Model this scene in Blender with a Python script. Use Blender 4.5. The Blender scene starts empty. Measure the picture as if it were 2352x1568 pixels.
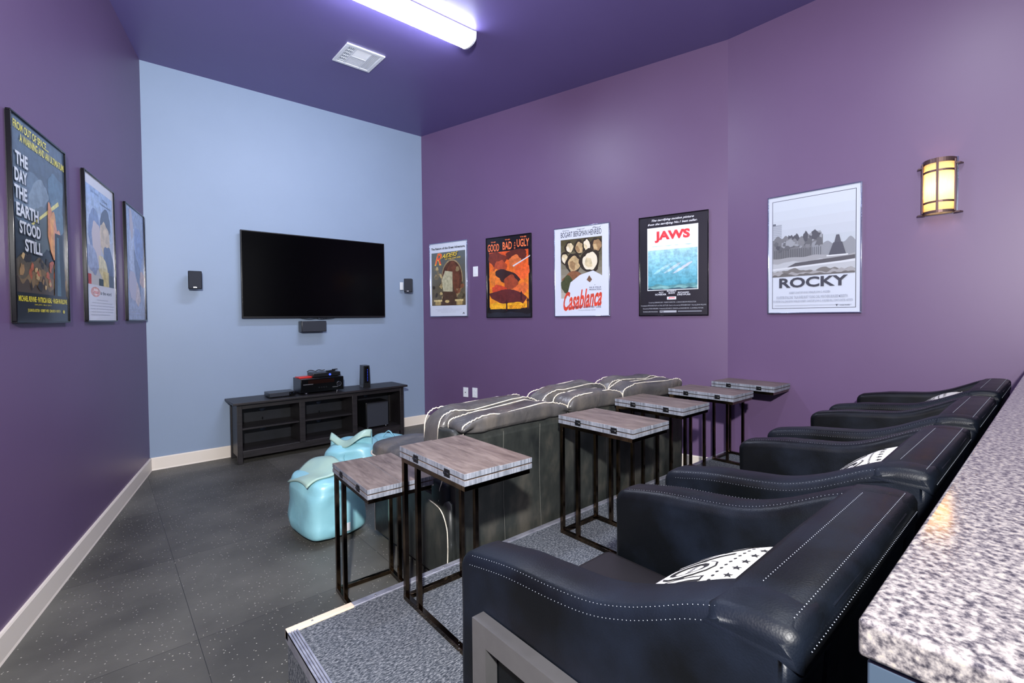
import bpy, bmesh, math, random
from mathutils import Vector, Matrix, noise
random.seed(7)
SC = bpy.context.scene
COL = SC.collection
PI = math.pi

# ------------------------------------------------------------------ camera
cam_d = bpy.data.cameras.new('camera'); cam = bpy.data.objects.new('camera', cam_d); COL.objects.link(cam)
pi_, ro_, ya_ = math.radians(1.3118), math.radians(-.5338), math.radians(40.7751)
F = Vector((math.sin(ya_)*math.cos(pi_), math.cos(ya_)*math.cos(pi_), -math.sin(pi_)))
R0 = Vector((math.cos(ya_), -math.sin(ya_), 0)); U0 = R0.cross(F)
R = R0*math.cos(ro_)+U0*math.sin(ro_); U = -R0*math.sin(ro_)+U0*math.cos(ro_)
M = Matrix((R, U, -F)).transposed().to_4x4(); M.translation = Vector((0, 0, 1.3647))
cam.matrix_world = M
cam_d.sensor_fit = 'HORIZONTAL'; cam_d.sensor_width = 36; cam_d.lens = 16.796
cam_d.shift_y = -0.01269; cam_d.clip_start = .02
SC.camera = cam

# ------------------------------------------------------------------ world, lamps, exposure
w = bpy.data.worlds.new('world'); SC.world = w; w.use_nodes = True
w.node_tree.nodes['Background'].inputs[0].default_value = (.8, .85, 1, 1)
w.node_tree.nodes['Background'].inputs[1].default_value = .3
def area(name, loc, sx, sy, power, col, rot=(0, 0, 0)):
    l = bpy.data.lights.new(name, 'AREA'); l.shape = 'RECTANGLE'; l.size = sx; l.size_y = sy
    l.energy = power; l.color = col
    o = bpy.data.objects.new(name, l); o.location = loc; o.rotation_euler = rot; COL.objects.link(o); return o
area('seat_overhead_fill', (2.1, .45, 3.67), 1.2, .16, 22, (.88, .93, 1))  # unseen overhead fill, added to lighten the upper right wall
area('rear_overhead_fill', (1.2, -1.8, 3.66), 1.2, .16, 24, (.9, .93, 1))  # unseen fill behind the camera, added to raise the ambient level
sp = bpy.data.lights.new('ceiling_fill_spot', 'SPOT'); sp.energy = 340; sp.color = (.80, .87, 1); sp.spot_size = math.radians(84); sp.spot_blend = 1; sp.shadow_soft_size = .12  # unseen spot added to brighten the ceiling and upper walls
so = bpy.data.objects.new('ceiling_fill_spot', sp); so.location = (-.35, -.35, 1.95); COL.objects.link(so)
so.rotation_euler = (Vector((.25, 2.7, 3.7))-so.location).to_track_quat('-Z', 'Y').to_euler()
area('rear_ambient_fill', (1.0, -3.2, 2.0), 4.6, 2.8, 14, (.95, .97, 1), (math.radians(90), 0, 0))  # broad soft fill added in front of the rear wall, out of view
area('camera_flash', (-.36, -.42, 2.12), .10, .08, 130, (1, .98, .95), (math.radians(86), 0, math.radians(-40)))
SC.view_settings.view_transform = 'Standard'; SC.view_settings.look = 'None'
SC.view_settings.gamma = 1; SC.view_settings.use_curve_mapping = False
SC.view_settings.exposure = .88

# ------------------------------------------------------------------ materials
def lin(c):
    r = []
    for v in c:
        v = v/255
        r.append(v/12.92 if v <= .04045 else ((v+.055)/1.055)**2.4)
    return (*r, 1)
def mat(name, c, rough=.6, metal=0, coat=0, spec=.5, emit=None, estr=0):
    m = bpy.data.materials.new(name); m.use_nodes = True
    b = m.node_tree.nodes['Principled BSDF']
    b.inputs['Base Color'].default_value = lin(c); b.inputs['Roughness'].default_value = rough
    b.inputs['Metallic'].default_value = metal; b.inputs['Coat Weight'].default_value = coat
    b.inputs['Coat Roughness'].default_value = .08
    b.inputs['Specular IOR Level'].default_value = spec
    if emit: b.inputs['Emission Color'].default_value = lin(emit); b.inputs['Emission Strength'].default_value = estr
    return m
def N(m, t, **kw):
    n = m.node_tree.nodes.new(t)
    for k, v in kw.items():
        if k.startswith('i_'): n.inputs[int(k[2:]) if k[2:].isdigit() else k[2:]].default_value = v
        else: setattr(n, k, v)
    return n
def L(m, a, b): m.node_tree.links.new(a, b)
def ramp(m, stops):
    n = N(m, 'ShaderNodeValToRGB'); e = n.color_ramp.elements
    e[0].position, e[0].color = stops[0][0], stops[0][1]; e[1].position, e[1].color = stops[-1][0], stops[-1][1]
    for p, c in stops[1:-1]: x = e.new(p); x.color = c
    return n
def tex(m, scale=(1, 1, 1), rot=(0, 0, 0), loc=(0, 0, 0), coord='Object'):
    t = N(m, 'ShaderNodeTexCoord'); mp = N(m, 'ShaderNodeMapping')
    mp.inputs['Scale'].default_value = scale; mp.inputs['Rotation'].default_value = rot; mp.inputs['Location'].default_value = loc
    L(m, t.outputs[coord], mp.inputs[0]); return mp.outputs[0]
def bsdf(m): return m.node_tree.nodes['Principled BSDF']
def bump(m, h, strength=.2, dist=.002):
    b = N(m, 'ShaderNodeBump'); b.inputs['Strength'].default_value = strength; b.inputs['Distance'].default_value = dist
    L(m, h, b.inputs['Height']); L(m, b.outputs[0], bsdf(m).inputs['Normal'])
def noisy(m, ca, cb, scale=5, detail=4, sc=(1, 1, 1), p0=.35, p1=.65, bs=0, bd=.002, bscale=None, rough=None):
    v = tex(m, sc); n = N(m, 'ShaderNodeTexNoise'); n.inputs['Scale'].default_value = scale; n.inputs['Detail'].default_value = detail
    L(m, v, n.inputs['Vector']); r = ramp(m, [(p0, lin(ca)), (p1, lin(cb))]); L(m, n.outputs[0], r.inputs[0]); L(m, r.outputs[0], bsdf(m).inputs['Base Color'])
    if bs:
        n2 = N(m, 'ShaderNodeTexNoise'); n2.inputs['Scale'].default_value = bscale or scale*4; n2.inputs['Detail'].default_value = 4
        L(m, v, n2.inputs['Vector']); bump(m, n2.outputs[0], bs, bd)
    return m

PURPLE = (98, 76, 112)
m_purple = noisy(mat('purple_paint', PURPLE, .45, spec=.6), (97, 75, 111), (99, 77, 113), 2, bs=.12, bd=.001, bscale=180)
m_blue = noisy(mat('blue_paint', (131, 148, 172), .5), (130, 147, 171), (132, 149, 173), 2, bs=.12, bd=.001, bscale=180)
m_ceil = noisy(mat('ceiling_paint_light_cast', PURPLE, .42), (94, 83, 136), (96, 85, 138), 2, bs=.12, bd=.001, bscale=180)  # wall purple with the cool light's bluish cast put into its colour
m_rear = mat('rear_paint', (190, 190, 196), .7)
m_base = mat('cream_trim', (226, 216, 204), .45)
m_white = mat('white_plastic', (222, 226, 232), .35)
m_dark = mat('black_plastic', (16, 17, 20), .3)
m_gloss = mat('black_gloss', (8, 8, 10), .2, spec=.3)
m_tvs = mat('tv_screen', (2, 2, 3), .16, spec=.12)
m_cloth = mat('speaker_cloth', (34, 38, 48), .8)
m_chrome = mat('chrome', (200, 205, 215), .12, 1)
m_bronze = noisy(mat('bronze_metal', (90, 76, 64), .13, 1), (62, 53, 46), (124, 104, 82), 9)
m_frameM = noisy(mat('brushed_steel', (150, 149, 152), .3, .85), (148, 147, 150), (153, 152, 155), 30, sc=(1, 1, 1))
m_espresso = noisy(mat('espresso_wood', (34, 30, 32), .42), (20, 18, 20), (36, 32, 35), 6, sc=(1, 12, 12))
m_espin = noisy(mat('espresso_back', (26, 26, 32), .4), (20, 22, 26), (30, 32, 40), 5)
m_pipe = noisy(mat('cream_piping', (214, 206, 190), .6), (190, 182, 168), (226, 220, 206), 30)
m_seamt = mat('grey_thread', (112, 112, 106), .6)
m_stitch = mat('white_thread', (120, 126, 138), .6)
m_teal = noisy(mat('teal_vinyl', (136, 190, 202), .33), (128, 184, 198), (142, 196, 207), 4, bs=.35, bd=.01, bscale=9)
m_teal2 = noisy(mat('sage_vinyl', (150, 180, 172), .35), (140, 172, 168), (158, 186, 172), 5, bs=.3, bd=.01, bscale=9)
m_sconce = mat('sconce_glass', (255, 232, 190), .4)
_t = N(m_sconce, 'ShaderNodeBsdfTranslucent'); _t.inputs[0].default_value = lin((255, 238, 205)); _ms = N(m_sconce, 'ShaderNodeMixShader'); _ms.inputs[0].default_value = .75
L(m_sconce, bsdf(m_sconce).outputs[0], _ms.inputs[1]); L(m_sconce, _t.outputs[0], _ms.inputs[2]); L(m_sconce, _ms.outputs[0], m_sconce.node_tree.nodes['Material Output'].inputs[0])
m_sbronze = mat('sconce_bronze', (104, 82, 80), .35, .7)
m_lens = mat('lamp_lens', (245, 245, 245), .4, emit=(226, 234, 255), estr=42)
m_led = mat('blue_led', (40, 60, 255), .4, emit=(60, 90, 255), estr=.9)
m_red = mat('red_plastic', (214, 48, 40), .4)
m_blk_txt = mat('ink_black', (24, 24, 28), .6)

# armchair leather: near-black, faint blue mottling
m_leather = mat('black_leather', (12, 14, 18), .34, spec=.26)
_v = tex(m_leather); _n = N(m_leather, 'ShaderNodeTexNoise'); _n.inputs['Scale'].default_value = 5; _n.inputs['Detail'].default_value = 8; L(m_leather, _v, _n.inputs['Vector'])
_r = ramp(m_leather, [(.42, lin((4, 6, 9))), (.78, lin((14, 21, 34)))]); L(m_leather, _n.outputs[0], _r.inputs[0]); L(m_leather, _r.outputs[0], bsdf(m_leather).inputs['Base Color'])
_r2 = ramp(m_leather, [(.3, (.36, .36, .36, 1)), (.7, (.52, .52, .52, 1))]); L(m_leather, _n.outputs[0], _r2.inputs[0]); L(m_leather, _r2.outputs[0], bsdf(m_leather).inputs['Roughness'])
_n2 = N(m_leather, 'ShaderNodeTexVoronoi'); _n2.inputs['Scale'].default_value = 320; L(m_leather, _v, _n2.inputs['Vector']); 
_n3 = N(m_leather, 'ShaderNodeTexNoise'); _n3.inputs['Scale'].default_value = 14; L(m_leather, _v, _n3.inputs['Vector'])
_ad = N(m_leather, 'ShaderNodeMath', operation='MULTIPLY_ADD'); _ad.inputs[1].default_value = 1.6; L(m_leather, _n3.outputs[0], _ad.inputs[0]); L(m_leather, _n2.outputs[0], _ad.inputs[2])
bump(m_leather, _ad.outputs[0], .18, .0012)
m_seatl = mat('seat_leather', (20, 18, 22), .5, spec=.35)
# sofa leather: distressed charcoal
def sofa_mat(name, a, b, c, rough):
    m = mat(name, b, rough)
    v = tex(m, (1, 1, .55)); n = N(m, 'ShaderNodeTexNoise'); n.inputs['Scale'].default_value = 4.5; n.inputs['Detail'].default_value = 7; n.inputs['Roughness'].default_value = .62
    L(m, v, n.inputs['Vector']); r = ramp(m, [(.33, lin(a)), (.5, lin(b)), (.7, lin(c))]); L(m, n.outputs[0], r.inputs[0]); L(m, r.outputs[0], bsdf(m).inputs['Base Color'])
    n2 = N(m, 'ShaderNodeTexNoise'); n2.inputs['Scale'].default_value = 22 if 'pad' not in name else 10; n2.inputs['Detail'].default_value = 5; n2.inputs['Distortion'].default_value = 1.2; L(m, v, n2.inputs['Vector']); bump(m, n2.outputs[0], .3 if 'pad' not in name else .55, .004 if 'pad' not in name else .014)
    return m
m_sofa = sofa_mat('sofa_leather', (24, 27, 28), (46, 49, 47), (78, 75, 69), .42)
m_sofap = sofa_mat('sofa_pad_leather', (58, 58, 60), (78, 76, 76), (104, 98, 92), .36)
# table wood
def wood(name, a, b, c, sc):
    m = mat(name, b, .42)
    v = tex(m, sc); n = N(m, 'ShaderNodeTexNoise'); n.inputs['Scale'].default_value = 3; n.inputs['Detail'].default_value = 8; n.inputs['Roughness'].default_value = .65; n.inputs['Distortion'].default_value = .8
    L(m, v, n.inputs['Vector']); r = ramp(m, [(.3, lin(a)), (.5, lin(b)), (.68, lin(c))]); L(m, n.outputs[0], r.inputs[0]); L(m, r.outputs[0], bsdf(m).inputs['Base Color'])
    bump(m, n.outputs[0], .1, .001); return m
m_wood = wood('greywashed_wood', (74, 62, 58), (108, 95, 89), (134, 121, 114), (9, 1.3, 9))
m_woode = wood('greywashed_edge', (76, 80, 90), (118, 123, 134), (146, 150, 162), (40, 40, 3))
# rubber floor tiles
m_floor = mat('rubber_floor', (62, 62, 62), .5)
_v = tex(m_floor, (1, 1, 1), loc=(-.29+.91, -3.32+.91*3, 0))
_br = N(m_floor, 'ShaderNodeTexBrick'); _br.offset = 0; _br.inputs['Scale'].default_value = 1; _br.inputs['Brick Width'].default_value = .91; _br.inputs['Row Height'].default_value = .91
_br.inputs['Mortar Size'].default_value = .0012; _br.inputs['Color1'].default_value = lin((74, 73, 69)); _br.inputs['Color2'].default_value = lin((86, 85, 80)); _br.inputs['Mortar'].default_value = lin((36, 36, 35))
L(m_floor, _v, _br.inputs['Vector'])
_n = N(m_floor, 'ShaderNodeTexNoise'); _n.inputs['Scale'].default_value = 2.2; _n.inputs['Detail'].default_value = 8; L(m_floor, _v, _n.inputs['Vector'])
_r = ramp(m_floor, [(.33, (.62, .62, .62, 1)), (.7, (1.32, 1.32, 1.3, 1))]); L(m_floor, _n.outputs[0], _r.inputs[0])
_mx = N(m_floor, 'ShaderNodeMix', data_type='RGBA', blend_type='MULTIPLY'); _mx.inputs[0].default_value = 1; L(m_floor, _br.outputs[0], _mx.inputs[6]); L(m_floor, _r.outputs[0], _mx.inputs[7])
_vo = N(m_floor, 'ShaderNodeTexVoronoi'); _vo.inputs['Scale'].default_value = 62; L(m_floor, _v, _vo.inputs['Vector'])
_lt = N(m_floor, 'ShaderNodeMath', operation='LESS_THAN'); _lt.inputs[1].default_value = .17; L(m_floor, _vo.outputs['Distance'], _lt.inputs[0])
_sp = N(m_floor, 'ShaderNodeSeparateColor'); L(m_floor, _vo.outputs['Color'], _sp.inputs[0])
_g = N(m_floor, 'ShaderNodeMath', operation='GREATER_THAN'); _g.inputs[1].default_value = .5; L(m_floor, _sp.outputs[0], _g.inputs[0])
_mu = N(m_floor, 'ShaderNodeMath', operation='MULTIPLY'); L(m_floor, _lt.outputs[0], _mu.inputs[0]); L(m_floor, _g.outputs[0], _mu.inputs[1])
_r3 = ramp(m_floor, [(0, lin((120, 122, 118))), (1, lin((176, 172, 160)))]); L(m_floor, _sp.outputs[1], _r3.inputs[0])
_m2 = N(m_floor, 'ShaderNodeMix', data_type='RGBA'); L(m_floor, _mu.outputs[0], _m2.inputs[0]); L(m_floor, _mx.outputs[2], _m2.inputs[6]); L(m_floor, _r3.outputs[0], _m2.inputs[7])
L(m_floor, _m2.outputs[2], bsdf(m_floor).inputs['Base Color'])
bump(m_floor, _vo.outputs['Distance'], .12, .001)
# carpet
m_carpet = mat('loop_carpet', (96, 104, 116), .95, spec=.1)
_v = tex(m_carpet, (1, 2.6, 1)); _n = N(m_carpet, 'ShaderNodeTexNoise'); _n.inputs['Scale'].default_value = 75; _n.inputs['Detail'].default_value = 5; _n.inputs['Roughness'].default_value = .7; L(m_carpet, _v, _n.inputs['Vector'])
_r = ramp(m_carpet, [(.36, lin((40, 45, 54))), (.5, lin((84, 89, 97))), (.64, lin((144, 147, 152)))]); L(m_carpet, _n.outputs[0], _r.inputs[0]); L(m_carpet, _r.outputs[0], bsdf(m_carpet).inputs['Base Color'])
bump(m_carpet, _n.outputs[0], .8, .004)
# granite
m_granite = mat('speckled_granite', (180, 175, 180), .12, spec=.6)
_v = tex(m_granite); _n = N(m_granite, 'ShaderNodeTexNoise'); _n.inputs['Scale'].default_value = 155; _n.inputs['Detail'].default_value = 3; _n.inputs['Roughness'].default_value = .6; L(m_granite, _v, _n.inputs['Vector'])
_r = ramp(m_granite, [(.33, lin((36, 35, 41))), (.43, lin((70, 67, 71))), (.52, lin((98, 94, 95))), (.6, lin((116, 112, 112))), (.72, lin((136, 127, 116)))]); L(m_granite, _n.outputs[0], _r.inputs[0]); L(m_granite, _r.outputs[0], bsdf(m_granite).inputs['Base Color'])

# ------------------------------------------------------------------ mesh helpers
class MB:
    def __init__(s): s.bm = bmesh.new(); s.off = Vector((0, 0, 0)); s.X = None
    def v(s, p):
        p = Vector(p)
        if s.X: p = s.X @ p
        return s.bm.verts.new(p)
    def face(s, pts, mi=0):
        f = s.bm.faces.new([s.v(p) for p in pts]); f.material_index = mi; return f
    def box(s, x0, x1, y0, y1, z0, z1, bev=0, seg=2, mi=0, smooth=None):
        vs = [s.v(p) for p in ((x0, y0, z0), (x1, y0, z0), (x1, y1, z0), (x0, y1, z0), (x0, y0, z1), (x1, y0, z1), (x1, y1, z1), (x0, y1, z1))]
        fs = [s.bm.faces.new([vs[i] for i in q]) for q in ((0, 3, 2, 1), (4, 5, 6, 7), (0, 1, 5, 4), (1, 2, 6, 5), (2, 3, 7, 6), (3, 0, 4, 7))]
        for f in fs: f.material_index = mi
        if bev:
            es = list({e for f in fs for e in f.edges})
            r = bmesh.ops.bevel(s.bm, geom=es, offset=bev, segments=seg, affect='EDGES', profile=.5)
            for f in r['faces']: f.material_index = mi; f.smooth = True
            fs = [f for f in fs if f.is_valid]+list(r['faces'])
        return fs
    def prism(s, poly, a0, a1, axis='x', bev=0, seg=3, mi=0, smooth=False):
        # poly: list of 2D points in the plane normal to axis
        def P(u, v, a): return {'x': (a, u, v), 'y': (u, a, v), 'z': (u, v, a)}[axis]
        b = [s.v(P(u, v, a0)) for u, v in poly]; t = [s.v(P(u, v, a1)) for u, v in poly]
        n = len(poly); fs = [s.bm.faces.new(b), s.bm.faces.new(t[::-1])]; side = []
        for i in range(n): side.append(s.bm.faces.new((b[i], t[i], t[(i+1) % n], b[(i+1) % n])))
        for f in fs+side: f.material_index = mi
        for f in side: f.smooth = smooth
        if bev:
            es = [e for f in fs for e in f.edges]
            r = bmesh.ops.bevel(s.bm, geom=es, offset=bev, segments=seg, affect='EDGES', profile=.5, clamp_overlap=True)
            for f in r['faces']: f.material_index = mi; f.smooth = True
        bmesh.ops.recalc_face_normals(s.bm, faces=s.bm.faces[:])
    def puff(s, outline, x0, x1, r=.02, crown=.003, nx=14, wob=0, mi=0):
        # closed outline in (y, z) swept across x with softly rounded shoulders
        n = len(outline); O = [Vector(p) for p in outline]
        ar = sum(O[i].x*O[(i+1) % n].y-O[(i+1) % n].x*O[i].y for i in range(n)); sgn = 1 if ar > 0 else -1
        nr = []
        for i in range(n):
            d = O[(i+1) % n]-O[i-1]; q = Vector((-d.y, d.x))*sgn; q.normalize(); nr.append(q)
        cx, hx = (x0+x1)/2, abs(x1-x0)/2; G = []
        for k in range(nx+1):
            a = -PI/2+PI*k/nx; x = math.sin(a)*r+(hx-r)*(1 if k > nx/2 else -1 if k < nx/2 else 0)
            d = r*(1-math.cos(a))+crown*(x/hx)**2
            G.append([s.v((cx+x, O[i].x+nr[i].x*(d+wob*noise.noise(Vector((x*9, O[i].x*12, O[i].y*12)))), O[i].y+nr[i].y*(d+wob*noise.noise(Vector((x*9+5, O[i].x*12, O[i].y*12)))))) for i in range(n)])
        for k in range(nx):
            for i in range(n):
                j = (i+1) % n; f = s.bm.faces.new((G[k][i], G[k][j], G[k+1][j], G[k+1][i])); f.smooth = True; f.material_index = mi
        for g in (G[0], G[-1][::-1]): f = s.bm.faces.new(g); f.material_index = mi
    def tube(s, pts, r, n=8, closed=False, mi=0, caps=True):
        pts = [Vector(p) for p in pts]; m = len(pts); rings = []
        up = None
        for i in range(m):
            if closed: d = pts[(i+1) % m]-pts[i-1]
            else: d = pts[min(i+1, m-1)]-pts[max(i-1, 0)]
            d.normalize()
            if up is None: up = Vector((0, 0, 1)) if abs(d.z) < .9 else Vector((1, 0, 0))
            a = up.cross(d)
            if a.length < 1e-4: a = Vector((1, 0, 0)).cross(d)
            a.normalize(); b = d.cross(a); up = b
            rr = r[i] if isinstance(r, (list, tuple)) else r
            rings.append([s.v(pts[i]+a*math.cos(2*PI*k/n)*rr+b*math.sin(2*PI*k/n)*rr) for k in range(n)])
        for i in range(m if closed else m-1):
            A, B = rings[i], rings[(i+1) % m]
            for k in range(n):
                f = s.bm.faces.new((A[k], A[(k+1) % n], B[(k+1) % n], B[k])); f.smooth = True; f.material_index = mi
        if caps and not closed:
            f = s.bm.faces.new(rings[0][::-1]); f.material_index = mi; f = s.bm.faces.new(rings[-1]); f.material_index = mi
    def cyl(s, p0, p1, r, n=20, mi=0): s.tube([p0, p1], r, n, mi=mi)
    def blob(s, c, h, e=(.5, .5), nu=40, nv=24, fn=None, mi=0):
        # superellipsoid centre c half sizes h; e=(vertical,horizontal) squareness; fn displaces
        sg = lambda x, p: math.copysign(abs(x)**p, x)
        rows = []
        for j in range(nv+1):
            ph = -PI/2+PI*j/nv; row = []
            for i in range(nu):
                th = 2*PI*i/nu
                p = Vector((sg(math.cos(ph), e[0])*sg(math.cos(th), e[1])*h[0], sg(math.cos(ph), e[0])*sg(math.sin(th), e[1])*h[1], sg(math.sin(ph), e[0])*h[2]))
                if fn: p = fn(p)
                row.append(Vector(c)+p)
                if j in (0, nv): break
            rows.append([s.v(q) for q in row])
        for j in range(nv):
            A, B = rows[j], rows[j+1]
            for i in range(nu):
                k = (i+1) % nu
                if len(A) == 1: q = (A[0], B[k], B[i])
                elif len(B) == 1: q = (A[i], A[k], B[0])
                else: q = (A[i], A[k], B[k], B[i])
                f = s.bm.faces.new(q); f.smooth = True; f.material_index = mi
    def sheet(s, fn, nu, nv, th=.004, mi=0):
        g = [[Vector(fn(i/nu, j/nv)) for i in range(nu+1)] for j in range(nv+1)]
        def nrm(i, j):
            a = g[j][min(i+1, nu)]-g[j][max(i-1, 0)]; b = g[min(j+1, nv)][i]-g[max(j-1, 0)][i]; n = a.cross(b); n.normalize(); return n
        T = [[s.v(g[j][i]+nrm(i, j)*th/2) for i in range(nu+1)] for j in range(nv+1)]
        Bt = [[s.v(g[j][i]-nrm(i, j)*th/2) for i in range(nu+1)] for j in range(nv+1)]
        def q(a, b, c, d):
            f = s.bm.faces.new((a, b, c, d)); f.smooth = True; f.material_index = mi
        for j in range(nv):
            for i in range(nu):
                q(T[j][i], T[j][i+1], T[j+1][i+1], T[j+1][i]); q(Bt[j][i], Bt[j+1][i], Bt[j+1][i+1], Bt[j][i+1])
        for j in range(nv):
            q(T[j][0], T[j+1][0], Bt[j+1][0], Bt[j][0]); q(T[j][nu], Bt[j][nu], Bt[j+1][nu], T[j+1][nu])
        for i in range(nu):
            q(T[0][i], Bt[0][i], Bt[0][i+1], T[0][i+1]); q(T[nv][i], T[nv][i+1], Bt[nv][i+1], Bt[nv][i])
    def dots(s, pts, r, mi=0, d=None):
        for p in pts:
            p = Vector(p)
            c = [s.v(p+Vector(q)*r) for q in ((1, 0, 0), (-1, 0, 0), (0, 1, 0), (0, -1, 0), (0, 0, 1), (0, 0, -1))]
            for q in ((0, 2, 4), (2, 1, 4), (1, 3, 4), (3, 0, 4), (2, 0, 5), (1, 2, 5), (3, 1, 5), (0, 3, 5)):
                f = s.bm.faces.new([c[i] for i in q]); f.material_index = mi
    def build(s, name, mats, parent=None):
        me = bpy.data.meshes.new(name); bmesh.ops.recalc_face_normals(s.bm, faces=s.bm.faces[:]) if not getattr(s, 'keepn', False) else None
        s.bm.to_mesh(me); s.bm.free()
        if not isinstance(mats, (list, tuple)): mats = [mats]
        for m in mats: me.materials.append(m)
        o = bpy.data.objects.new(name, me); COL.objects.link(o)
        if parent: o.parent = parent
        return o
def tag(o, label=None, cat=None, group=None, kind=None):
    if label: o['label'] = label
    if cat: o['category'] = cat
    if group: o['group'] = group
    if kind: o['kind'] = kind
    return o
def thing(name, label, cat, loc=(0, 0, 0), rz=0, group=None):
    o = bpy.data.objects.new(name, None); COL.objects.link(o); o.location = loc; o.rotation_euler = (0, 0, rz); o.empty_display_size = .1
    return tag(o, label, cat, group)
def struct(name, mb, m): return tag(mb.build(name, m), kind='structure')
def copy_tree(o, parent=None):
    c = o.copy(); COL.objects.link(c); c.parent = parent
    for ch in [x for x in list(bpy.data.objects) if x.parent == o]: copy_tree(ch, c)
    return c

# ------------------------------------------------------------------ room
H = 3.7
A = Vector((.318, 5.440)); B = Vector((3.180, 5.440)); Cc = Vector((4.080, 1.895))
dL = Vector((-.2389, -.9710)).normalized(); dR = (Cc-B).normalized(); d2 = Vector((0, -1))
Lr = A+dL*9.2; RR = Vector((4.08, Lr.y))
def wall(name, p, q, m, z0=0, z1=H, t=.1):
    d = (q-p).normalized(); n = Vector((-d.y, d.x))   # outward is left of p->q
    b = MB(); b.prism([tuple(p), tuple(q), tuple(q+n*t), tuple(p+n*t)], z0, z1, 'z'); return struct(name, b, m)
wall('wall_left', Lr, A, m_purple); wall('wall_back', A, B, m_blue); wall('wall_right', B, Cc, m_purple)
wall('wall_right_rear', Cc, RR, m_purple); wall('wall_rear', RR, Lr, m_rear)
b = MB(); b.prism([tuple(x) for x in (A, B, Cc, RR, Lr)], H, H+.1, 'z'); struct('ceiling', b, m_ceil)
b = MB(); b.prism([tuple(x) for x in (A, B, Cc, RR, Lr)], -.1, 0, 'z'); struct('floor', b, m_floor)
def baseboard(name, p, q, h=.115, t=.014):
    d = (q-p).normalized(); n = Vector((d.y, -d.x)); b = MB()
    def pt(s, o, z): r = p+d*s+n*o; return (r.x, r.y, z)
    Ln = (q-p).length; prof = [(0, 0), (t+.004, 0), (t+.001, .012), (t, h-.008), (t-.004, h), (0, h)]
    a = [b.v(pt(0, o, z)) for o, z in prof]; c = [b.v(pt(Ln, o, z)) for o, z in prof]; k = len(prof)
    for i in range(k): b.bm.faces.new((a[i], a[(i+1) % k], c[(i+1) % k], c[i]))
    b.bm.faces.new(a); b.bm.faces.new(c[::-1]); return struct(name, b, m_base)
baseboard('baseboard_left', Lr, A); baseboard('baseboard_back', A, B); baseboard('baseboard_right', B, Cc)

# platform with carpet and edge trims
PX, PY, PZ = .512, 1.915, .19
b = MB(); b.box(PX, 4.08, -.3, PY, 0, PZ-.002, .004)
pf = tag(b.build('carpeted_platform', m_carpet), 'low riser covered in grey loop carpet under the armchairs', 'platform', kind='structure')
def strip(name, x0, x1, y0, y1, m, mb=None):
    pass
m_alu = noisy(mat('aluminium_nosing', (170, 172, 186), .3, .6), (150, 152, 168), (186, 188, 200), 20)
m_alu2 = mat('beige_nosing', (226, 206, 184), .45)
b = MB()
b.box(PX+.25, 4.08, PY-.028, PY+.004, PZ-.03, PZ+.004, .002)
b.box(PX-.006, PX+.25, PY-.030, PY+.004, PZ-.03, PZ+.005, .002, mi=1)
b.box(PX-.006, PX-.001, -.2, PY, PZ-.04, PZ+.004)
for k in range(4): b.box(PX-.006+k*.0095, PX+.0015+k*.0095, -.2, PY-.03, PZ-.004, PZ+.006, .001)
for x in (.60, .86, 1.2, 1.6, 2.0, 2.5, 3.0, 3.5): b.cyl((x, PY-.014, PZ+.003), (x, PY-.014, PZ+.006), .004, 8, mi=2)
tr = b.build('trim_1', [m_alu, m_alu2, m_frameM]); tag(tr, kind='structure')

# knee wall and granite bar top
b = MB(); b.box(.444, 4.08, -.2, .098, 0, 1.098, .003); kw = struct('wall_counter', b, mat('steel_blue_paint', (46, 58, 72), .45))
b = MB(); b.box(.439, 4.08, -.42, .103, 1.1, 1.13, .004, 3)
tag(b.build('granite_bar_top', m_granite), 'speckled grey granite bar top at right foreground', 'countertop')

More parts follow.
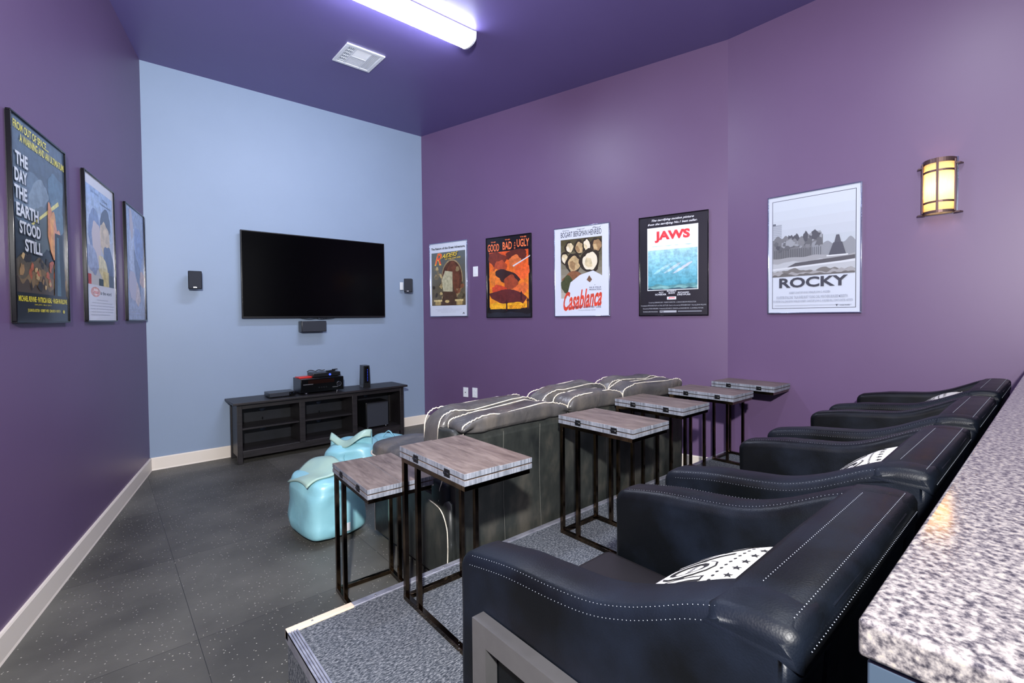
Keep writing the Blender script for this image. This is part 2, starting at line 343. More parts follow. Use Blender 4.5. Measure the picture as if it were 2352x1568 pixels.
# ------------------------------------------------------------------ printed posters
_cache = {}
def text_mesh(body, bold=0):
    k = (body, bold)
    if k in _cache: return _cache[k]
    cu = bpy.data.curves.new('t', 'FONT'); cu.body = body; cu.size = 1; cu.offset = bold; cu.resolution_u = 3
    o = bpy.data.objects.new('t', cu); me = bpy.data.meshes.new_from_object(o)
    vs = [v.co.copy() for v in me.vertices]; fs = [list(p.vertices) for p in me.polygons]
    bpy.data.objects.remove(o); bpy.data.curves.remove(cu); bpy.data.meshes.remove(me)
    _cache[k] = (vs, fs); return _cache[k]
class Print:
    """flat printed artwork, x right 0..w, z up 0..h, facing -y"""
    def __init__(s, w, h, y): s.b = MB(); s.b.keepn = True; s.w, s.h, s.y, s.n = w, h, y, 0; s.mats = []; s.idx = {}
    def mi(s, c):
        if c not in s.idx:
            s.idx[c] = len(s.mats)
            m_ = mat('print_ink', c, .35, coat=.6)
            if max(c)-min(c) > 26 and 40 < sum(c)/3 < 215:
                k1, k2 = .9, 1.1; noisy(m_, tuple(min(255, v*k1) for v in c), tuple(min(255, v*k2) for v in c), 30, 4)
            s.mats.append(m_)
        return s.idx[c]
    def layer(s): s.n += 1; return s.y-.00006*s.n
    def poly(s, pts, c):
        y = s.layer(); vs = [s.b.v((u*s.w, y, v*s.h)) for u, v in pts]
        f = s.b.bm.faces.new(vs); f.material_index = s.mi(c); f.normal_update()
        if f.normal.y > 0: f.normal_flip()
    def rect(s, x0, z0, x1, z1, c): s.poly([(x0, z0), (x1, z0), (x1, z1), (x0, z1)], c)
    def ell(s, x, z, rx, rz, c, rot=0, n=28, wob=0, seed=0):
        pts = []
        for i in range(n):
            a = 2*PI*i/n; k = 1+wob*noise.noise(Vector((math.cos(a)*1.7+seed, math.sin(a)*1.7, seed)))
            u, v = math.cos(a)*rx*k, math.sin(a)*rz*k*s.h/s.w
            pts.append((x+u*math.cos(rot)-v*math.sin(rot), z+(u*math.sin(rot)+v*math.cos(rot))*s.w/s.h))
        s.poly(pts, c)
    def ridge(s, z0, zs, c, amp=.03, seed=0, x0=0, x1=1, fr=5):
        n = 40; top = [(x0+(x1-x0)*i/n, zs+amp*noise.noise(Vector((fr*i/n, seed, .3)))*1.6) for i in range(n+1)]
        s.poly([(x0, z0)]+[(x1, z0)]+top[::-1], c)
    def grad(s, x0, z0, x1, z1, ca, cb, n=10):
        for i in range(n):
            t = i/(n-1); c = tuple(round(a+(b_-a)*t) for a, b_ in zip(ca, cb))
            s.rect(x0, z0+(z1-z0)*i/n, x1, z0+(z1-z0)*(i+1)/n, c)
    def text(s, body, x0, z0, x1, z1, c, bold=0, skew=0, rise=0):
        vs, fs = text_mesh(body, bold); xs = [v.x for v in vs]; ys = [v.y for v in vs]
        ax, bx, ay, by = min(xs), max(xs), min(ys), max(ys); y = s.layer(); mi = s.mi(c); P = []
        for v in vs:
            u = (v.x-ax)/(bx-ax); t = (v.y-ay)/(by-ay)
            P.append(s.b.v(((x0+(x1-x0)*u+skew*t)*s.w, y, (z0+(z1-z0)*t+rise*u)*s.h)))
        for f in fs:
            try: g = s.b.bm.faces.new([P[i] for i in f])
            except ValueError: continue
            g.material_index = mi; g.normal_update()
            if g.normal.y > 0: g.normal_flip()
def at_wall(w, s, z):
    P0, d = {'L': (A, dL), 'R': (B, dR), 'R2': (Cc, d2)}[w]; p = P0+d*s
    return Vector((p.x, p.y, z)), (-dL if w == 'L' else d)
PW, PH = .625, .923
def poster(w, s, z, label, frame_m, art, group, fw=.009):
    # s: wall distance of the edge that is on the left as one faces the wall
    p, u = at_wall(w, s, z)
    t = thing('framed_poster', label, 'poster', p, math.atan2(u.y, u.x), group)
    b = MB(); D = .022
    b.box(0, PW, -D, -.004, 0, fw, .002); b.box(0, PW, -D, -.004, PH-fw, PH, .002)
    b.box(0, fw, -D, -.004, fw, PH-fw, .002); b.box(PW-fw, PW, -D, -.004, fw, PH-fw, .002)
    b.build('frame', frame_m, t)
    b = MB(); b.box(fw*.6, PW-fw*.6, -.0135, -.0005, fw*.6, PH-fw*.6); b.build('backing_board', m_dark, t)
    pr = Print(PW-2*fw+.002, PH-2*fw+.002, -.0137); art(pr)
    o = pr.b.build('printed_sheet', pr.mats, t); o.location = (fw-.001, 0, fw-.001)
    return t
PG = 'framed film posters hung on the purple walls'
m_fblack = mat('black_frame', (14, 14, 18), .15, .3); m_fsilver = mat('silver_frame', (168, 176, 200), .15, .9)

def art_space(p):   # dark blue sheet with yellow lettering
    p.grad(0, .14, 1, 1, (44, 50, 54), (66, 84, 104), 12)
    for i, (x, z, rx, rz, c, r) in enumerate([(.35, .62, .34, .13, (84, 102, 118), .3), (.45, .66, .2, .07, (112, 128, 140), .5), (.5, .5, .2, .12, (92, 104, 108), -.3), (.8, .73, .17, .11, (76, 104, 124), 0), (.82, .6, .15, .1, (88, 116, 132), .2)]):
        p.ell(x, z, rx, rz, c, r, wob=.35, seed=i)
    p.poly([(.3, .5), (.34, .5), (.86, .67), (.84, .69)], (214, 206, 120))
    p.ridge(.12, .3, (88, 78, 60), .05, 3); p.ridge(.12, .25, (118, 96, 64), .05, 9); p.ridge(.12, .2, (70, 58, 46), .05, 5, fr=9)
    rnd = random.Random(3)
    for k in range(34):
        x, z = rnd.uniform(.05, .95), rnd.uniform(.15, .33); c = rnd.choice([(150, 118, 78), (60, 50, 40), (170, 90, 60), (46, 42, 40), (190, 160, 110)])
        p.ell(x, z, rnd.uniform(.01, .05), rnd.uniform(.008, .025), c, rnd.uniform(0, 3), n=12, wob=.6, seed=k)
    for k, c in enumerate([(206, 130, 70), (224, 160, 90), (200, 140, 110)]): p.ell(.66+k*.06, .5-.03*k, .07, .13, c, .1, wob=.5, seed=k+20)
    p.poly([(.7, .14), (.94, .14), (.9, .5), (.74, .5)], (22, 34, 40)); p.poly([(.76, .14), (.84, .14), (.82, .48), (.78, .48)], (66, 96, 108))
    p.rect(0, 0, 1, .145, (18, 20, 22))
    p.text('FROM OUT OF SPACE....', .04, .935, .66, .975, (226, 214, 60), .02)
    p.text('A WARNING AND AN ULTIMATUM!', .14, .885, .98, .925, (226, 214, 60), .02)
    for i, (t, x0, x1) in enumerate([('THE', .06, .26), ('DAY', .04, .24), ('THE', .03, .23), ('EARTH', .05, .42), ('STOOD', .09, .45), ('STILL', .17, .47)]):
        z = .765-i*.083; p.text(t, x0+.012, z-.006, x1+.012, z+.060, (40, 46, 54), .04); p.text(t, x0, z, x1, z+.064, (214, 218, 222), .03)
    p.text('MICHAEL RENNIE \u00b7 PATRICIA NEAL \u00b7 HUGH MARLOWE', .04, .1, .96, .128, (222, 206, 50), .03)
    p.text('SAM JAFFE \u00b7 BILLY GRAY', .3, .082, .62, .091, (222, 206, 50))
    p.text('JULIAN BLAUSTEIN \u00b7 ROBERT WISE \u00b7 EDMUND H. NORTH', .18, .045, .8, .065, (222, 206, 50), .02)
    p.ell(.88, .055, .02, .01, (222, 206, 50))
def art_pastel(p):  # white bordered pale sheet
    p.rect(0, 0, 1, 1, (214, 214, 220)); p.grad(.05, .25, .95, .93, (196, 194, 190), (150, 176, 214), 10)
    for i, (x, z, rx, rz, c) in enumerate([(.3, .62, .22, .17, (110, 130, 168)), (.36, .55, .15, .16, (200, 186, 186)), (.68, .72, .2, .1, (52, 66, 92)), (.66, .58, .17, .14, (206, 184, 150)), (.78, .42, .17, .15, (66, 84, 120)), (.56, .38, .12, .12, (214, 200, 150)), (.2, .42, .13, .14, (140, 150, 178))]):
        p.ell(x, z, rx, rz, c, .2*i, wob=.25, seed=i+2)
    p.rect(.05, .25, .15, .32, (196, 60, 50)); p.rect(.4, .25, .55, .3, (40, 60, 66)); p.rect(.75, .25, .95, .34, (48, 62, 84)); p.rect(.55, .25, .75, .36, (210, 190, 120))
    p.rect(0, 0, 1, .25, (214, 214, 220)); p.ell(.27, .2, .15, .035, (214, 150, 136)); p.ell(.27, .2, .12, .024, (222, 196, 188))
    p.text('Grease', .16, .187, .38, .215, (200, 90, 76), .02); p.text('is the word', .43, .185, .82, .212, (40, 44, 56), .02)
    for i, (a, c) in enumerate([(.3, .7), (.15, .85), (.1, .9), (.1, .9), (.12, .88), (.1, .75)]): p.text('STIGWOOD CARR TRAVOLTA NEWTON JOHN PARAMOUNT', a, .14-i*.021, c, .148-i*.021, (130, 134, 146))
    p.text('Olivia', .58, .87, .76, .89, (60, 66, 80)); p.text('Newton-John', .5, .835, .88, .857, (60, 66, 80)); p.text('John Travolta', .2, .885, .45, .905, (110, 126, 160))
def art_cloud(p):   # faded blue sheet
    p.grad(0, 0, 1, 1, (150, 158, 186), (140, 158, 196), 8)
    for i, (x, z, rx, rz, c) in enumerate([(.35, .6, .22, .22, (176, 188, 214)), (.7, .68, .22, .2, (118, 142, 196)), (.6, .42, .12, .2, (96, 112, 150)), (.55, .24, .14, .12, (206, 184, 178)), (.3, .3, .2, .14, (190, 180, 196)), (.85, .38, .12, .1, (204, 170, 156)), (.3, .85, .2, .06, (190, 178, 186))]):
        p.ell(x, z, rx, rz, c, .3*i, wob=.4, seed=i+8)
    for i in range(3): p.text('PRODUCED AND DIRECTED WITH MUSIC', .15, .09-i*.025, .85, .1-i*.025, (196, 200, 216))
def art_tan(p):     # white bordered brown sheet
    W = (206, 212, 226); p.rect(0, 0, 1, 1, W); p.grad(.04, .145, .96, .875, (96, 84, 62), (92, 98, 98), 8)
    p.ell(.6, .5, .29, .27, (150, 132, 98)); p.ell(.6, .5, .27, .25, (84, 52, 40)); p.ell(.62, .5, .2, .22, (104, 64, 48), wob=.2)
    rnd = random.Random(5)
    for k in range(46):
        x, z = rnd.uniform(.07, .93), rnd.uniform(.17, .66)
        if abs(x-.55) < .2 and z > .36: continue
        p.ell(x, z, rnd.uniform(.015, .06), rnd.uniform(.01, .035), rnd.choice([(140, 122, 88), (70, 62, 48), (176, 156, 108), (110, 100, 76), (54, 48, 40), (128, 84, 60)]), rnd.uniform(0, 3), 14, .5, k)
    p.poly([(.3, .145), (.42, .44), (.62, .44), (.8, .145)], (78, 58, 46)); p.poly([(.33, .5), (.42, .62), (.62, .6), (.62, .33), (.36, .34)], (180, 176, 146)); p.ell(.47, .2, .06, .02, (200, 176, 120))
    p.rect(.1, .2, .33, .225, (206, 186, 130)); p.rect(.68, .2, .9, .225, (206, 186, 130)); p.rect(.14, .15, .29, .2, (168, 146, 96)); p.rect(.72, .15, .88, .2, (168, 146, 96))
    p.text('The Return of the Great Adventure.', .04, .915, .96, .945, (28, 26, 34), .03)
    p.text('AIDERS', .345, .782, .74, .842, (40, 34, 30), .02, .05, .02); p.text('AIDERS', .33, .79, .725, .85, (236, 200, 66), .012, .05, .02)
    p.text('R', .13, .7, .32, .865, (236, 190, 60), .02, .09); p.text('R', .145, .715, .315, .862, (226, 74, 50), .005, .08)
    p.text('OF THE LOST ARK', .42, .765, .84, .785, (226, 190, 60), .02, .01, .015)
    p.rect(0, 0, 1, .14, W)
    for i, (a, c) in enumerate([(.35, .6), (.15, .85), (.2, .8), (.3, .7)]): p.text('PARAMOUNT PICTURES PRESENTS A LUCASFILM LTD PRODUCTION', a, .105-i*.018, c, .112-i*.018, (150, 154, 168))
    p.poly([(.88, .025), (.91, .055), (.94, .025), (.925, .025), (.91, .038), (.895, .025)], (24, 24, 30))
def art_orange(p):  # orange and black western sheet
    p.rect(0, 0, 1, 1, (18, 14, 18)); p.grad(.06, .12, .95, .82, (232, 150, 34), (212, 82, 30), 12)
    for i, (x, z, rx, rz, c) in enumerate([(.25, .72, .22, .1, (110, 44, 26)), (.7, .76, .26, .07, (90, 38, 26)), (.32, .6, .16, .1, (168, 70, 36)), (.66, .68, .13, .08, (206, 108, 56)), (.2, .5, .15, .1, (222, 120, 40)), (.8, .56, .16, .11, (226, 96, 40)), (.5, .5, .28, .08, (54, 30, 26)), (.55, .42, .16, .09, (150, 66, 36)), (.78, .34, .18, .07, (214, 104, 50)), (.3, .33, .2, .07, (196, 66, 34))]):
        p.ell(x, z, rx, rz, c, .25*(i % 3-1), wob=.35, seed=i+3)
    p.ell(.52, .25, .44, .085, (92, 38, 36), -.1, wob=.25); p.poly([(.62, .62), (.98, .73), (.99, .745), (.6, .635)], (204, 206, 214))
    p.ridge(.1, .18, (236, 168, 30), .03, 4, .08, .95); p.ridge(0, .09, (26, 20, 20), .03, 2); p.ridge(0, .06, (36, 36, 44), .02, 6)
    for x, z, h in ((.46, .08, .14), (.79, .2, .12), (.93, .1, .14)): p.poly([(x-.02, z), (x+.02, z), (x+.014, z+h*.6), (x+.03, z+h*.7), (x, z+h), (x-.03, z+h*.7), (x-.014, z+h*.6)], (60, 28, 26))
    O = (244, 120, 72)
    for t, x0, x1, z in (('THE', .1, .22, .94), ('THE', .43, .55, .952), ('THE', .77, .91, .965)): p.text(t, x0, z, x1, z+.016, O, .02)
    p.text('GOOD', .03, .83, .3, .925, O, .02); p.text('BAD', .38, .84, .59, .935, O, .02); p.text('UGLY', .7, .855, .97, .95, O, .02)
    for i, ch in enumerate('AND'): p.text(ch, .64, .9-i*.032, .67, .922-i*.032, O, .02)
    p.text('DIRECTED BY', .64, .158, .78, .167, (190, 90, 20)); p.text('SERGIO LEONE', .52, .105, .88, .145, (176, 96, 20), .01)
def art_sepia(p):   # cream sheet with olive picture
    W = (208, 214, 230); p.rect(0, 0, 1, 1, W); p.grad(.115, .2, .88, .87, (176, 170, 160), (74, 68, 42), 10)
    rnd = random.Random(11); T = [(212, 196, 160), (186, 160, 118), (230, 220, 196), (150, 120, 84)]
    for k, (x, z, rx, rz) in enumerate([(.28, .79, .08, .07), (.46, .78, .08, .09), (.6, .8, .07, .09), (.78, .79, .09, .09), (.19, .67, .07, .08), (.36, .6, .14, .12), (.66, .62, .16, .14)]):
        p.ell(x, z-.01, rx*1.15, rz*.9, (48, 40, 28), .1, wob=.3, seed=k); p.ell(x+.01, z-.015, rx*.85, rz*.7, T[k % 4], .15, wob=.25, seed=k+5); p.ell(x-.02, z-.03, rx*.4, rz*.4, T[(k+2) % 4], .4, wob=.4, seed=k)
    p.ell(.35, .43, .2, .07, (128, 84, 54), .2, wob=.3); p.ell(.25, .36, .13, .09, (66, 72, 44), 0, wob=.4)
    p.poly([(.22, .2), (.3, .38), (.48, .46), (.72, .5), (.88, .44), (.88, .2)], W); p.poly([(.6, .4), (.66, .37), (.7, .4), (.65, .45)], (110, 80, 60))
    p.rect(0, .0, 1, .2, W); p.rect(.88, 0, 1, 1, W); p.rect(0, 0, .115, 1, W)
    p.text('BOGART BERGMAN HENREID', .12, .895, .87, .955, (22, 24, 40), .0)
    for t, x in (('Humphrey', .14), ('Ingrid', .42), ('Paul', .71)): p.text(t, x, .963, x+.13, .98, (22, 24, 40), 0, .02)
    p.text('A', .74, .335, .76, .347, (22, 24, 40)); p.text('HAL B. WALLIS', .65, .305, .86, .322, (40, 44, 70), .02); p.text('PRODUCTION', .65, .28, .86, .297, (40, 44, 70), .02)
    p.text('Casablanca', .14, .05, .86, .27, (206, 66, 44), .03, .05, .06)
    p.text('RAINS  VEIDT  GREENSTREET  LORRE', .35, .085, .86, .11, (40, 44, 70), .01); p.text('Directed by MICHAEL CURTIZ', .45, .055, .76, .068, (60, 64, 90))
def art_sea(p):     # black sheet with pale blue picture
    K = (26, 26, 34); p.rect(0, 0, 1, 1, K); p.rect(.12, .25, .87, .89, (226, 230, 238)); p.grad(.13, .257, .86, .70, (70, 150, 172), (170, 216, 234), 14); p.ridge(.66, .69, (206, 226, 236), .012, 2, .13, .86, 6)
    p.rect(.13, .705, .86, .883, (226, 228, 236)); p.ridge(.66, .7, (226, 228, 236), .01, 7, .13, .86, 9)
    for i in range(9): p.ell(.3+.05*i, .45+.02*(i % 3), .09, .012, (150+6*i, 206, 222), .5, wob=.5, seed=i)
    p.ridge(.257, .31, (84, 140, 148), .03, 4, .13, .86, 4); p.ridge(.257, .285, (120, 170, 172), .02, 8, .13, .86, 7); p.ridge(.257, .27, (46, 76, 90), .012, 12, .13, .86, 8)
    p.rect(.12, .25, .87, .257, (226, 230, 238)); p.rect(.12, .25, .13, .89, (226, 230, 238)); p.rect(.86, .25, .87, .89, (226, 230, 238)); p.rect(.0, .0, .12, 1, K)
    p.text('JAWS', .235, .735, .755, .85, (232, 62, 70), .05)
    p.text('The terrifying motion picture', .17, .947, .8, .975, (216, 218, 226), .03, .02); p.text('from the terrifying No.1 best seller.', .12, .908, .85, .936, (216, 218, 226), .03, .02)
    C = (206, 210, 220)
    p.text('ROY', .3, .222, .37, .237, C, .02); p.text('SCHEIDER', .24, .2, .41, .217, C, .03); p.text('ROBERT', .42, .232, .56, .248, C, .03); p.text('SHAW', .44, .212, .54, .228, C, .03)
    p.text('RICHARD', .58, .215, .74, .231, C, .03); p.text('DREYFUSS', .57, .194, .76, .21, C, .03); p.rect(.42, .155, .555, .185, (220, 222, 230)); p.text('JAWS', .44, .162, .535, .18, (220, 60, 66), .05)
    for i, (t, a, c) in enumerate([('Co-starring LORRAINE GARY \u00b7 MURRAY HAMILTON \u00b7 A ZANUCK/BROWN PRODUCTION', .14, .84), ('Screenplay by PETER BENCHLEY and CARL GOTTLIEB \u00b7 Based on the novel by PETER BENCHLEY \u00b7 Music by JOHN WILLIAMS', .02, .98), ('Directed by STEVEN SPIELBERG \u00b7 Produced by RICHARD D. ZANUCK and DAVID BROWN \u00b7 A UNIVERSAL PICTURE', .05, .94)]):
        p.text(t, a, .118-i*.031, c, .135-i*.031, (176, 180, 192))
    p.text('TECHNICOLOR\u00ae PANAVISION\u00ae', .05, .028, .28, .042, (176, 180, 192)); p.rect(.31, .025, .56, .046, (170, 174, 186)); p.text('PG', .32, .028, .37, .043, K, .03); p.rect(.58, .03, .92, .042, (120, 124, 136))
def art_grey(p):    # white bordered monochrome park view
    W = (192, 199, 214); p.rect(0, 0, 1, 1, W); K = (44, 46, 56)
    for a in ((.042, .035, .958, .039), (.042, .961, .958, .965)): p.rect(*a, K)
    for a in ((.042, .035, .048, .965), (.952, .035, .958, .965)): p.rect(*a, K)
    p.grad(.05, .31, .95, .955, (164, 171, 182), (190, 198, 210), 8)
    p.rect(.05, .64, .155, .76, (150, 156, 168)); p.rect(.05, .755, .085, .772, (96, 102, 114))
    for i in range(7): p.rect(.05, .65+i*.015, .155, .654+i*.015, (176, 182, 194))
    p.ridge(.4, .63, (112, 114, 120), .04, 3, .05, .62, 8); p.ridge(.4, .57, (134, 138, 146), .03, 5, .5, .95, 5)
    rnd = random.Random(2)
    for k in range(40):
        x = rnd.uniform(.06, .6); z = .44+.05*(x); p.ell(x, z+rnd.uniform(.1, .18), rnd.uniform(.02, .05), rnd.uniform(.015, .04), rnd.choice([(96, 98, 104), (120, 122, 128), (144, 148, 156), (80, 82, 90)]), 0, 12, .6, k)
    for k in range(26):
        x = .07+k*.021; p.rect(x, .44, x+.005, .54, (70, 72, 80))
    p.ridge(.31, .47, (150, 152, 158), .012, 6, .05, .95); p.ridge(.31, .43, (172, 176, 184), .014, 9, .05, .95, 9)
    p.poly([(.17, .37), (.32, .42), (.95, .45), (.95, .42), (.55, .39)], (84, 84, 90)); p.poly([(.05, .38), (.95, .415), (.95, .4), (.05, .365)], (196, 200, 208))
    p.poly([(.68, .46), (.86, .46), (.82, .56), (.73, .56)], (78, 80, 90)); p.poly([(.74, .56), (.81, .56), (.79, .62), (.76, .62)], (84, 86, 96)); p.rect(.66, .452, .88, .462, (204, 208, 216))
    p.ridge(.31, .36, (112, 110, 110), .02, 11, .05, .95, 12); p.ridge(.31, .34, (150, 150, 154), .02, 14, .05, .95, 14); p.ridge(.31, .325, (98, 96, 96), .014, 18, .05, .95, 16)
    p.text('ROCKY', .13, .212, .88, .297, (62, 64, 74), .03)
    for i, (a, c) in enumerate([(.25, .7), (.1, .88), (.06, .93)]): p.text(['ROBERT CHARTOFF IRWIN WINKLER JOHN G. AVILDSEN', 'SYLVESTER STALLONE  TALIA SHIRE BURT YOUNG CARL WEATHERS BURGESS MEREDITH', 'SYLVESTER STALLONE IRWIN WINKLER ROBERT CHARTOFF JOHN G. AVILDSEN BILL CONTI UNITED ARTISTS'][i], a, .155-i*.036, c, .178-i*.036, (160, 166, 182), .02)
    p.rect(.08, .06, .92, .064, (170, 176, 190)); p.text('T', .755, .05, .785, .064, K, .04); p.text('United Artists', .8, .052, .9, .062, (90, 94, 108))
poster('L', 1.925+PW, 2.2817-PH, 'large dark blue and yellow film poster nearest the camera on left wall', m_fblack, art_space, PG)
poster('L', 1.005+PW, 2.285-PH, 'pale white bordered film poster in the middle of the left wall', m_fblack, art_pastel, PG)
poster('L', .08+PW, 2.290-PH, 'faded blue film poster on left wall beside the blue wall corner', m_fblack, art_cloud, PG)
poster('R', .137, 2.3059-PH, 'tan film poster with white border nearest the far corner of right wall', m_fsilver, art_tan, PG)
poster('R', 1.049, 2.2866-PH, 'orange and black western film poster on the right purple wall', m_fblack, art_orange, PG)
poster('R', 1.961, 2.2916-PH, 'cream film poster with red script title on the right purple wall', m_fsilver, art_sepia, PG)
poster('R', 2.8805, 2.2898-PH, 'black bordered film poster with red title over blue water', m_fblack, art_sea, PG)
poster('R2', .3287, 2.2978-PH, 'white bordered monochrome park film poster nearest the glowing wall sconce', m_fsilver, art_grey, PG)

# switch plate and outlets on the right wall
def plate(s0, s1, z0, z1, label, name, cat, kind):
    p, u = at_wall('R', s0, z0); w_, h_ = s1-s0, z1-z0
    t = thing(name, label, cat, p, math.atan2(u.y, u.x), 'white wall plates on the right wall')
    b = MB(); b.box(0, w_, -.007, 0, 0, h_, .002); b.build('cover_plate', m_white, t)
    b = MB()
    if kind == 'switch': b.box(w_*.3, w_*.7, -.010, -.006, h_*.25, h_*.75, .001)
    elif kind == 'cable': b.cyl((w_/2, -.014, h_/2), (w_/2, -.006, h_/2), .005, 10)
    else:
        for q in (.3, .7): b.cyl((w_/2, -.009, h_*q), (w_/2, -.006, h_*q), .014, 14)
    b.build({'switch': 'rocker', 'cable': 'cable_jack', 'outlet': 'socket'}[kind], m_dark if kind == 'cable' else m_white, t)
plate(.842, .915, 1.855, 1.975, 'white switch plate between the tan and orange posters', 'wall_switch', 'switch', 'switch')
plate(.666, .742, .405, .522, 'white cable outlet, left of the two low plates behind the sofa', 'wall_outlet', 'outlet', 'cable')
plate(.81, .886, .41, .528, 'white power outlet, right of the two low plates behind the sofa', 'wall_outlet', 'outlet', 'outlet')

# ------------------------------------------------------------------ ceiling light
t = thing('ceiling_light', 'long white wraparound ceiling light glowing overhead', 'ceiling light', (1.17, 3.17, 3.7))
def fix_prof(k=1, n=10):
    return [(.09+.09*k*math.cos(PI*(1+i/n)), -.022-.066*k*abs(math.sin(PI*(1+i/n)))**.55) for i in range(n+1)]
b = MB(); b.prism([(0, 0), (0, -.022)]+[(.18, -.022), (.18, 0)], 0, 1.2, 'x'); 
for x0, x1 in ((-.008, .008), (1.192, 1.208)): b.prism([(-.004, 0)]+[(y*1.04-.004, z*1.04) for y, z in fix_prof()]+[(.184, 0)], x0, x1, 'x')
b.build('housing', m_white, t)
b = MB(); b.prism(fix_prof(), .01, 1.19, 'x', smooth=True); b.build('diffuser', m_lens, t)
# ------------------------------------------------------------------ ceiling vent
t = thing('ceiling_vent', 'square white air vent in the purple ceiling', 'vent', (1.632, 3.985, 3.7)); S = .345
b = MB()
b.box(0, S, 0, .03, -.012, 0, .002); b.box(0, S, S-.03, S, -.012, 0, .002); b.box(0, .03, .03, S-.03, -.012, 0, .002); b.box(S-.03, S, .03, S-.03, -.012, 0, .002)
b.box(.09, .102, .03, S-.03, -.011, -.001); b.box(.232, .244, .03, S-.03, -.011, -.001); b.box(.102, .232, S/2-.006, S/2+.006, -.011, -.001)
b.build('frame', m_white, t)
m_ventd = mat('vent_shadow', (120, 132, 150), .6)
b = MB(); b.box(.028, S-.028, .028, S-.028, -.003, -.0005); b.build('backing', m_ventd, t)
b = MB()
for k in range(6): b.box(.03, .09, .04+k*.05, .046+k*.05, -.010, -.003)
for k in range(4): b.box(.036+k*.015, .040+k*.015, .03, S-.03, -.010, -.003)
b.build('grid', m_white, t)
b = MB()
for k in range(8): b.X = None; y = .034+k*.0165; b.face([(.102, y, -.004), (.232, y, -.004), (.232, y+.013, -.010), (.102, y+.013, -.010)]); 
for k in range(7):
    y = S/2+.01+k*.0185; b.box(.104, .230, y, y+.014, -.009, -.007)
for k in range(5):
    x = .248+k*.0135; b.box(x, x+.010, .032, S-.032, -.009, -.006)
b.build('louvre', m_white, t)

# ------------------------------------------------------------------ wall sconce
t = thing('wall_sconce', 'bronze banded half round wall sconce with glowing amber glass', 'sconce', (4.08, .535, 1.995))
def arc(r, dep, n=24, cx=0): return [(-dep*math.sin(PI*i/n), cx+r*math.cos(PI*i/n)) for i in range(n+1)]   # x out of wall, y along
def half(b, r, dep, z0, z1, n=24, th=None):
    o = arc(r, dep, n)
    if th:
        i_ = arc(r-th, dep-th, n)
        for k in range(n):
            q = [o[k], o[k+1], i_[k+1], i_[k]]
            b.prism(q, z0, z1, 'z', smooth=False)
    else: b.prism(o, z0, z1, 'z', smooth=True)
b = MB(); b.box(-.010, 0, -.088, .088, .0, .35, .002); b.build('backplate', m_fsilver, t)
b = MB(); half(b, .078, .088, .012, .318, 24, .003); b.build('glass', m_sconce, t)
pl = bpy.data.lights.new('sconce_bulb', 'POINT'); pl.energy = 1.6; pl.color = (1, .72, .38); pl.shadow_soft_size = .018
po = bpy.data.objects.new('sconce_bulb', pl); po.location = (4.035, .535, 2.16); COL.objects.link(po)
for z0, z1, th in ((.318, .345, .006), (.262, .274, .005), (.068, .080, .005), (.004, .02, .006)): b = MB(); half(b, .083, .093, z0, z1, 20, th); b.build('band', m_sbronze, t)
b = MB(); b.box(-.097, -.090, -.006, .006, .004, .345, .001); b.build('upright_strap', m_sbronze, t)
for sg in (-1, 1): b = MB(); b.box(-.055, -.01, sg*.078-.004, sg*.078+.004, .01, .33, .001); b.build('upright_strap', m_sbronze, t)
for z in (0, .3):
    for sg in (-1, 1): b = MB(); b.prism([(-.012, sg*.07), (-.06, sg*.078), (-.05, sg*.10), (-.012, sg*.112)], z-.002, z+.006, 'z'); b.build('flange', m_sbronze, t)

# ------------------------------------------------------------------ television and speakers
YB = 5.44
t = thing('television', 'large black flat television on the blue wall', 'television', (1.8425, YB, 1.8237)); W_, H_ = 1.535, .883
b = MB(); b.box(-W_/2, W_/2, -.075, -.045, -H_/2, H_/2, .004); b.box(-.45, .45, -.05, -.022, -.3, .3, .01); b.build('casing', m_dark, t)
b = MB(); b.box(-W_/2+.010, W_/2-.010, -.0765, -.0745, -H_/2+.018, H_/2-.010); b.build('screen', m_tvs, t)
b = MB(); b.box(-.2, .2, -.025, -.001, -.2, .2, .002); b.build('wall_bracket', m_frameM, t)
b = MB()
for x0, x1, dz in ((-.2, -.02, .012), (.0, .16, .01), (-.05, .08, .014)):
    b.tube([(x0+(x1-x0)*i/10, -.055, -H_/2-.002-dz*math.sin(PI*i/10)) for i in range(11)], .003, 6)
b.build('cable', m_dark, t)
def speaker(name, label, loc, w_, h_, d_, rz=0, bracket=None):
    t = thing(name, label, 'speaker', loc, rz, 'small black wall speakers around the television')
    b = MB(); b.box(-w_/2, w_/2, -d_/2, d_/2, -h_/2, h_/2, .006, 3); b.build('cabinet', m_dark, t)
    b = MB(); b.box(-w_/2+.005, w_/2-.005, -d_/2-.006, -d_/2+.001, -h_/2+.005, h_/2-.005, .003); b.build('grille', m_cloth, t)
    b = MB(); b.box(-.012, .012, -d_/2-.008, -d_/2-.005, -h_/2+.012, -h_/2+.017); b.build('badge', m_chrome, t)
    return t
t = speaker('wall_speaker', 'small black speaker on the blue wall left of the television', (.686, 5.345, 1.742), .108, .168, .09, math.radians(-8))
b = MB(); b.cyl((-.0, .045, 0), (-.02, .085, 0), .012); b.box(-.055, .0, .083, .092, -.05, .05); b.build('bracket', m_white, t)
t = speaker('wall_speaker', 'small black angled speaker on the blue wall right of the television', (2.90, 5.315, 1.77), .096, .168, .10, math.radians(-38))
b = MB(); b.cyl((.0, .05, 0), (-.02, .1, 0), .012); b.build('bracket', m_chrome, t)
b = MB(); b.box(-.075, -.03, .075, .085, -.05, .045, .002); o = b.build('wall_plate', m_white, t); o.rotation_euler = (0, 0, math.radians(38))
t = speaker('centre_speaker', 'wide black centre speaker right under the television', (1.757, 5.37, 1.288), .262, .118, .11)
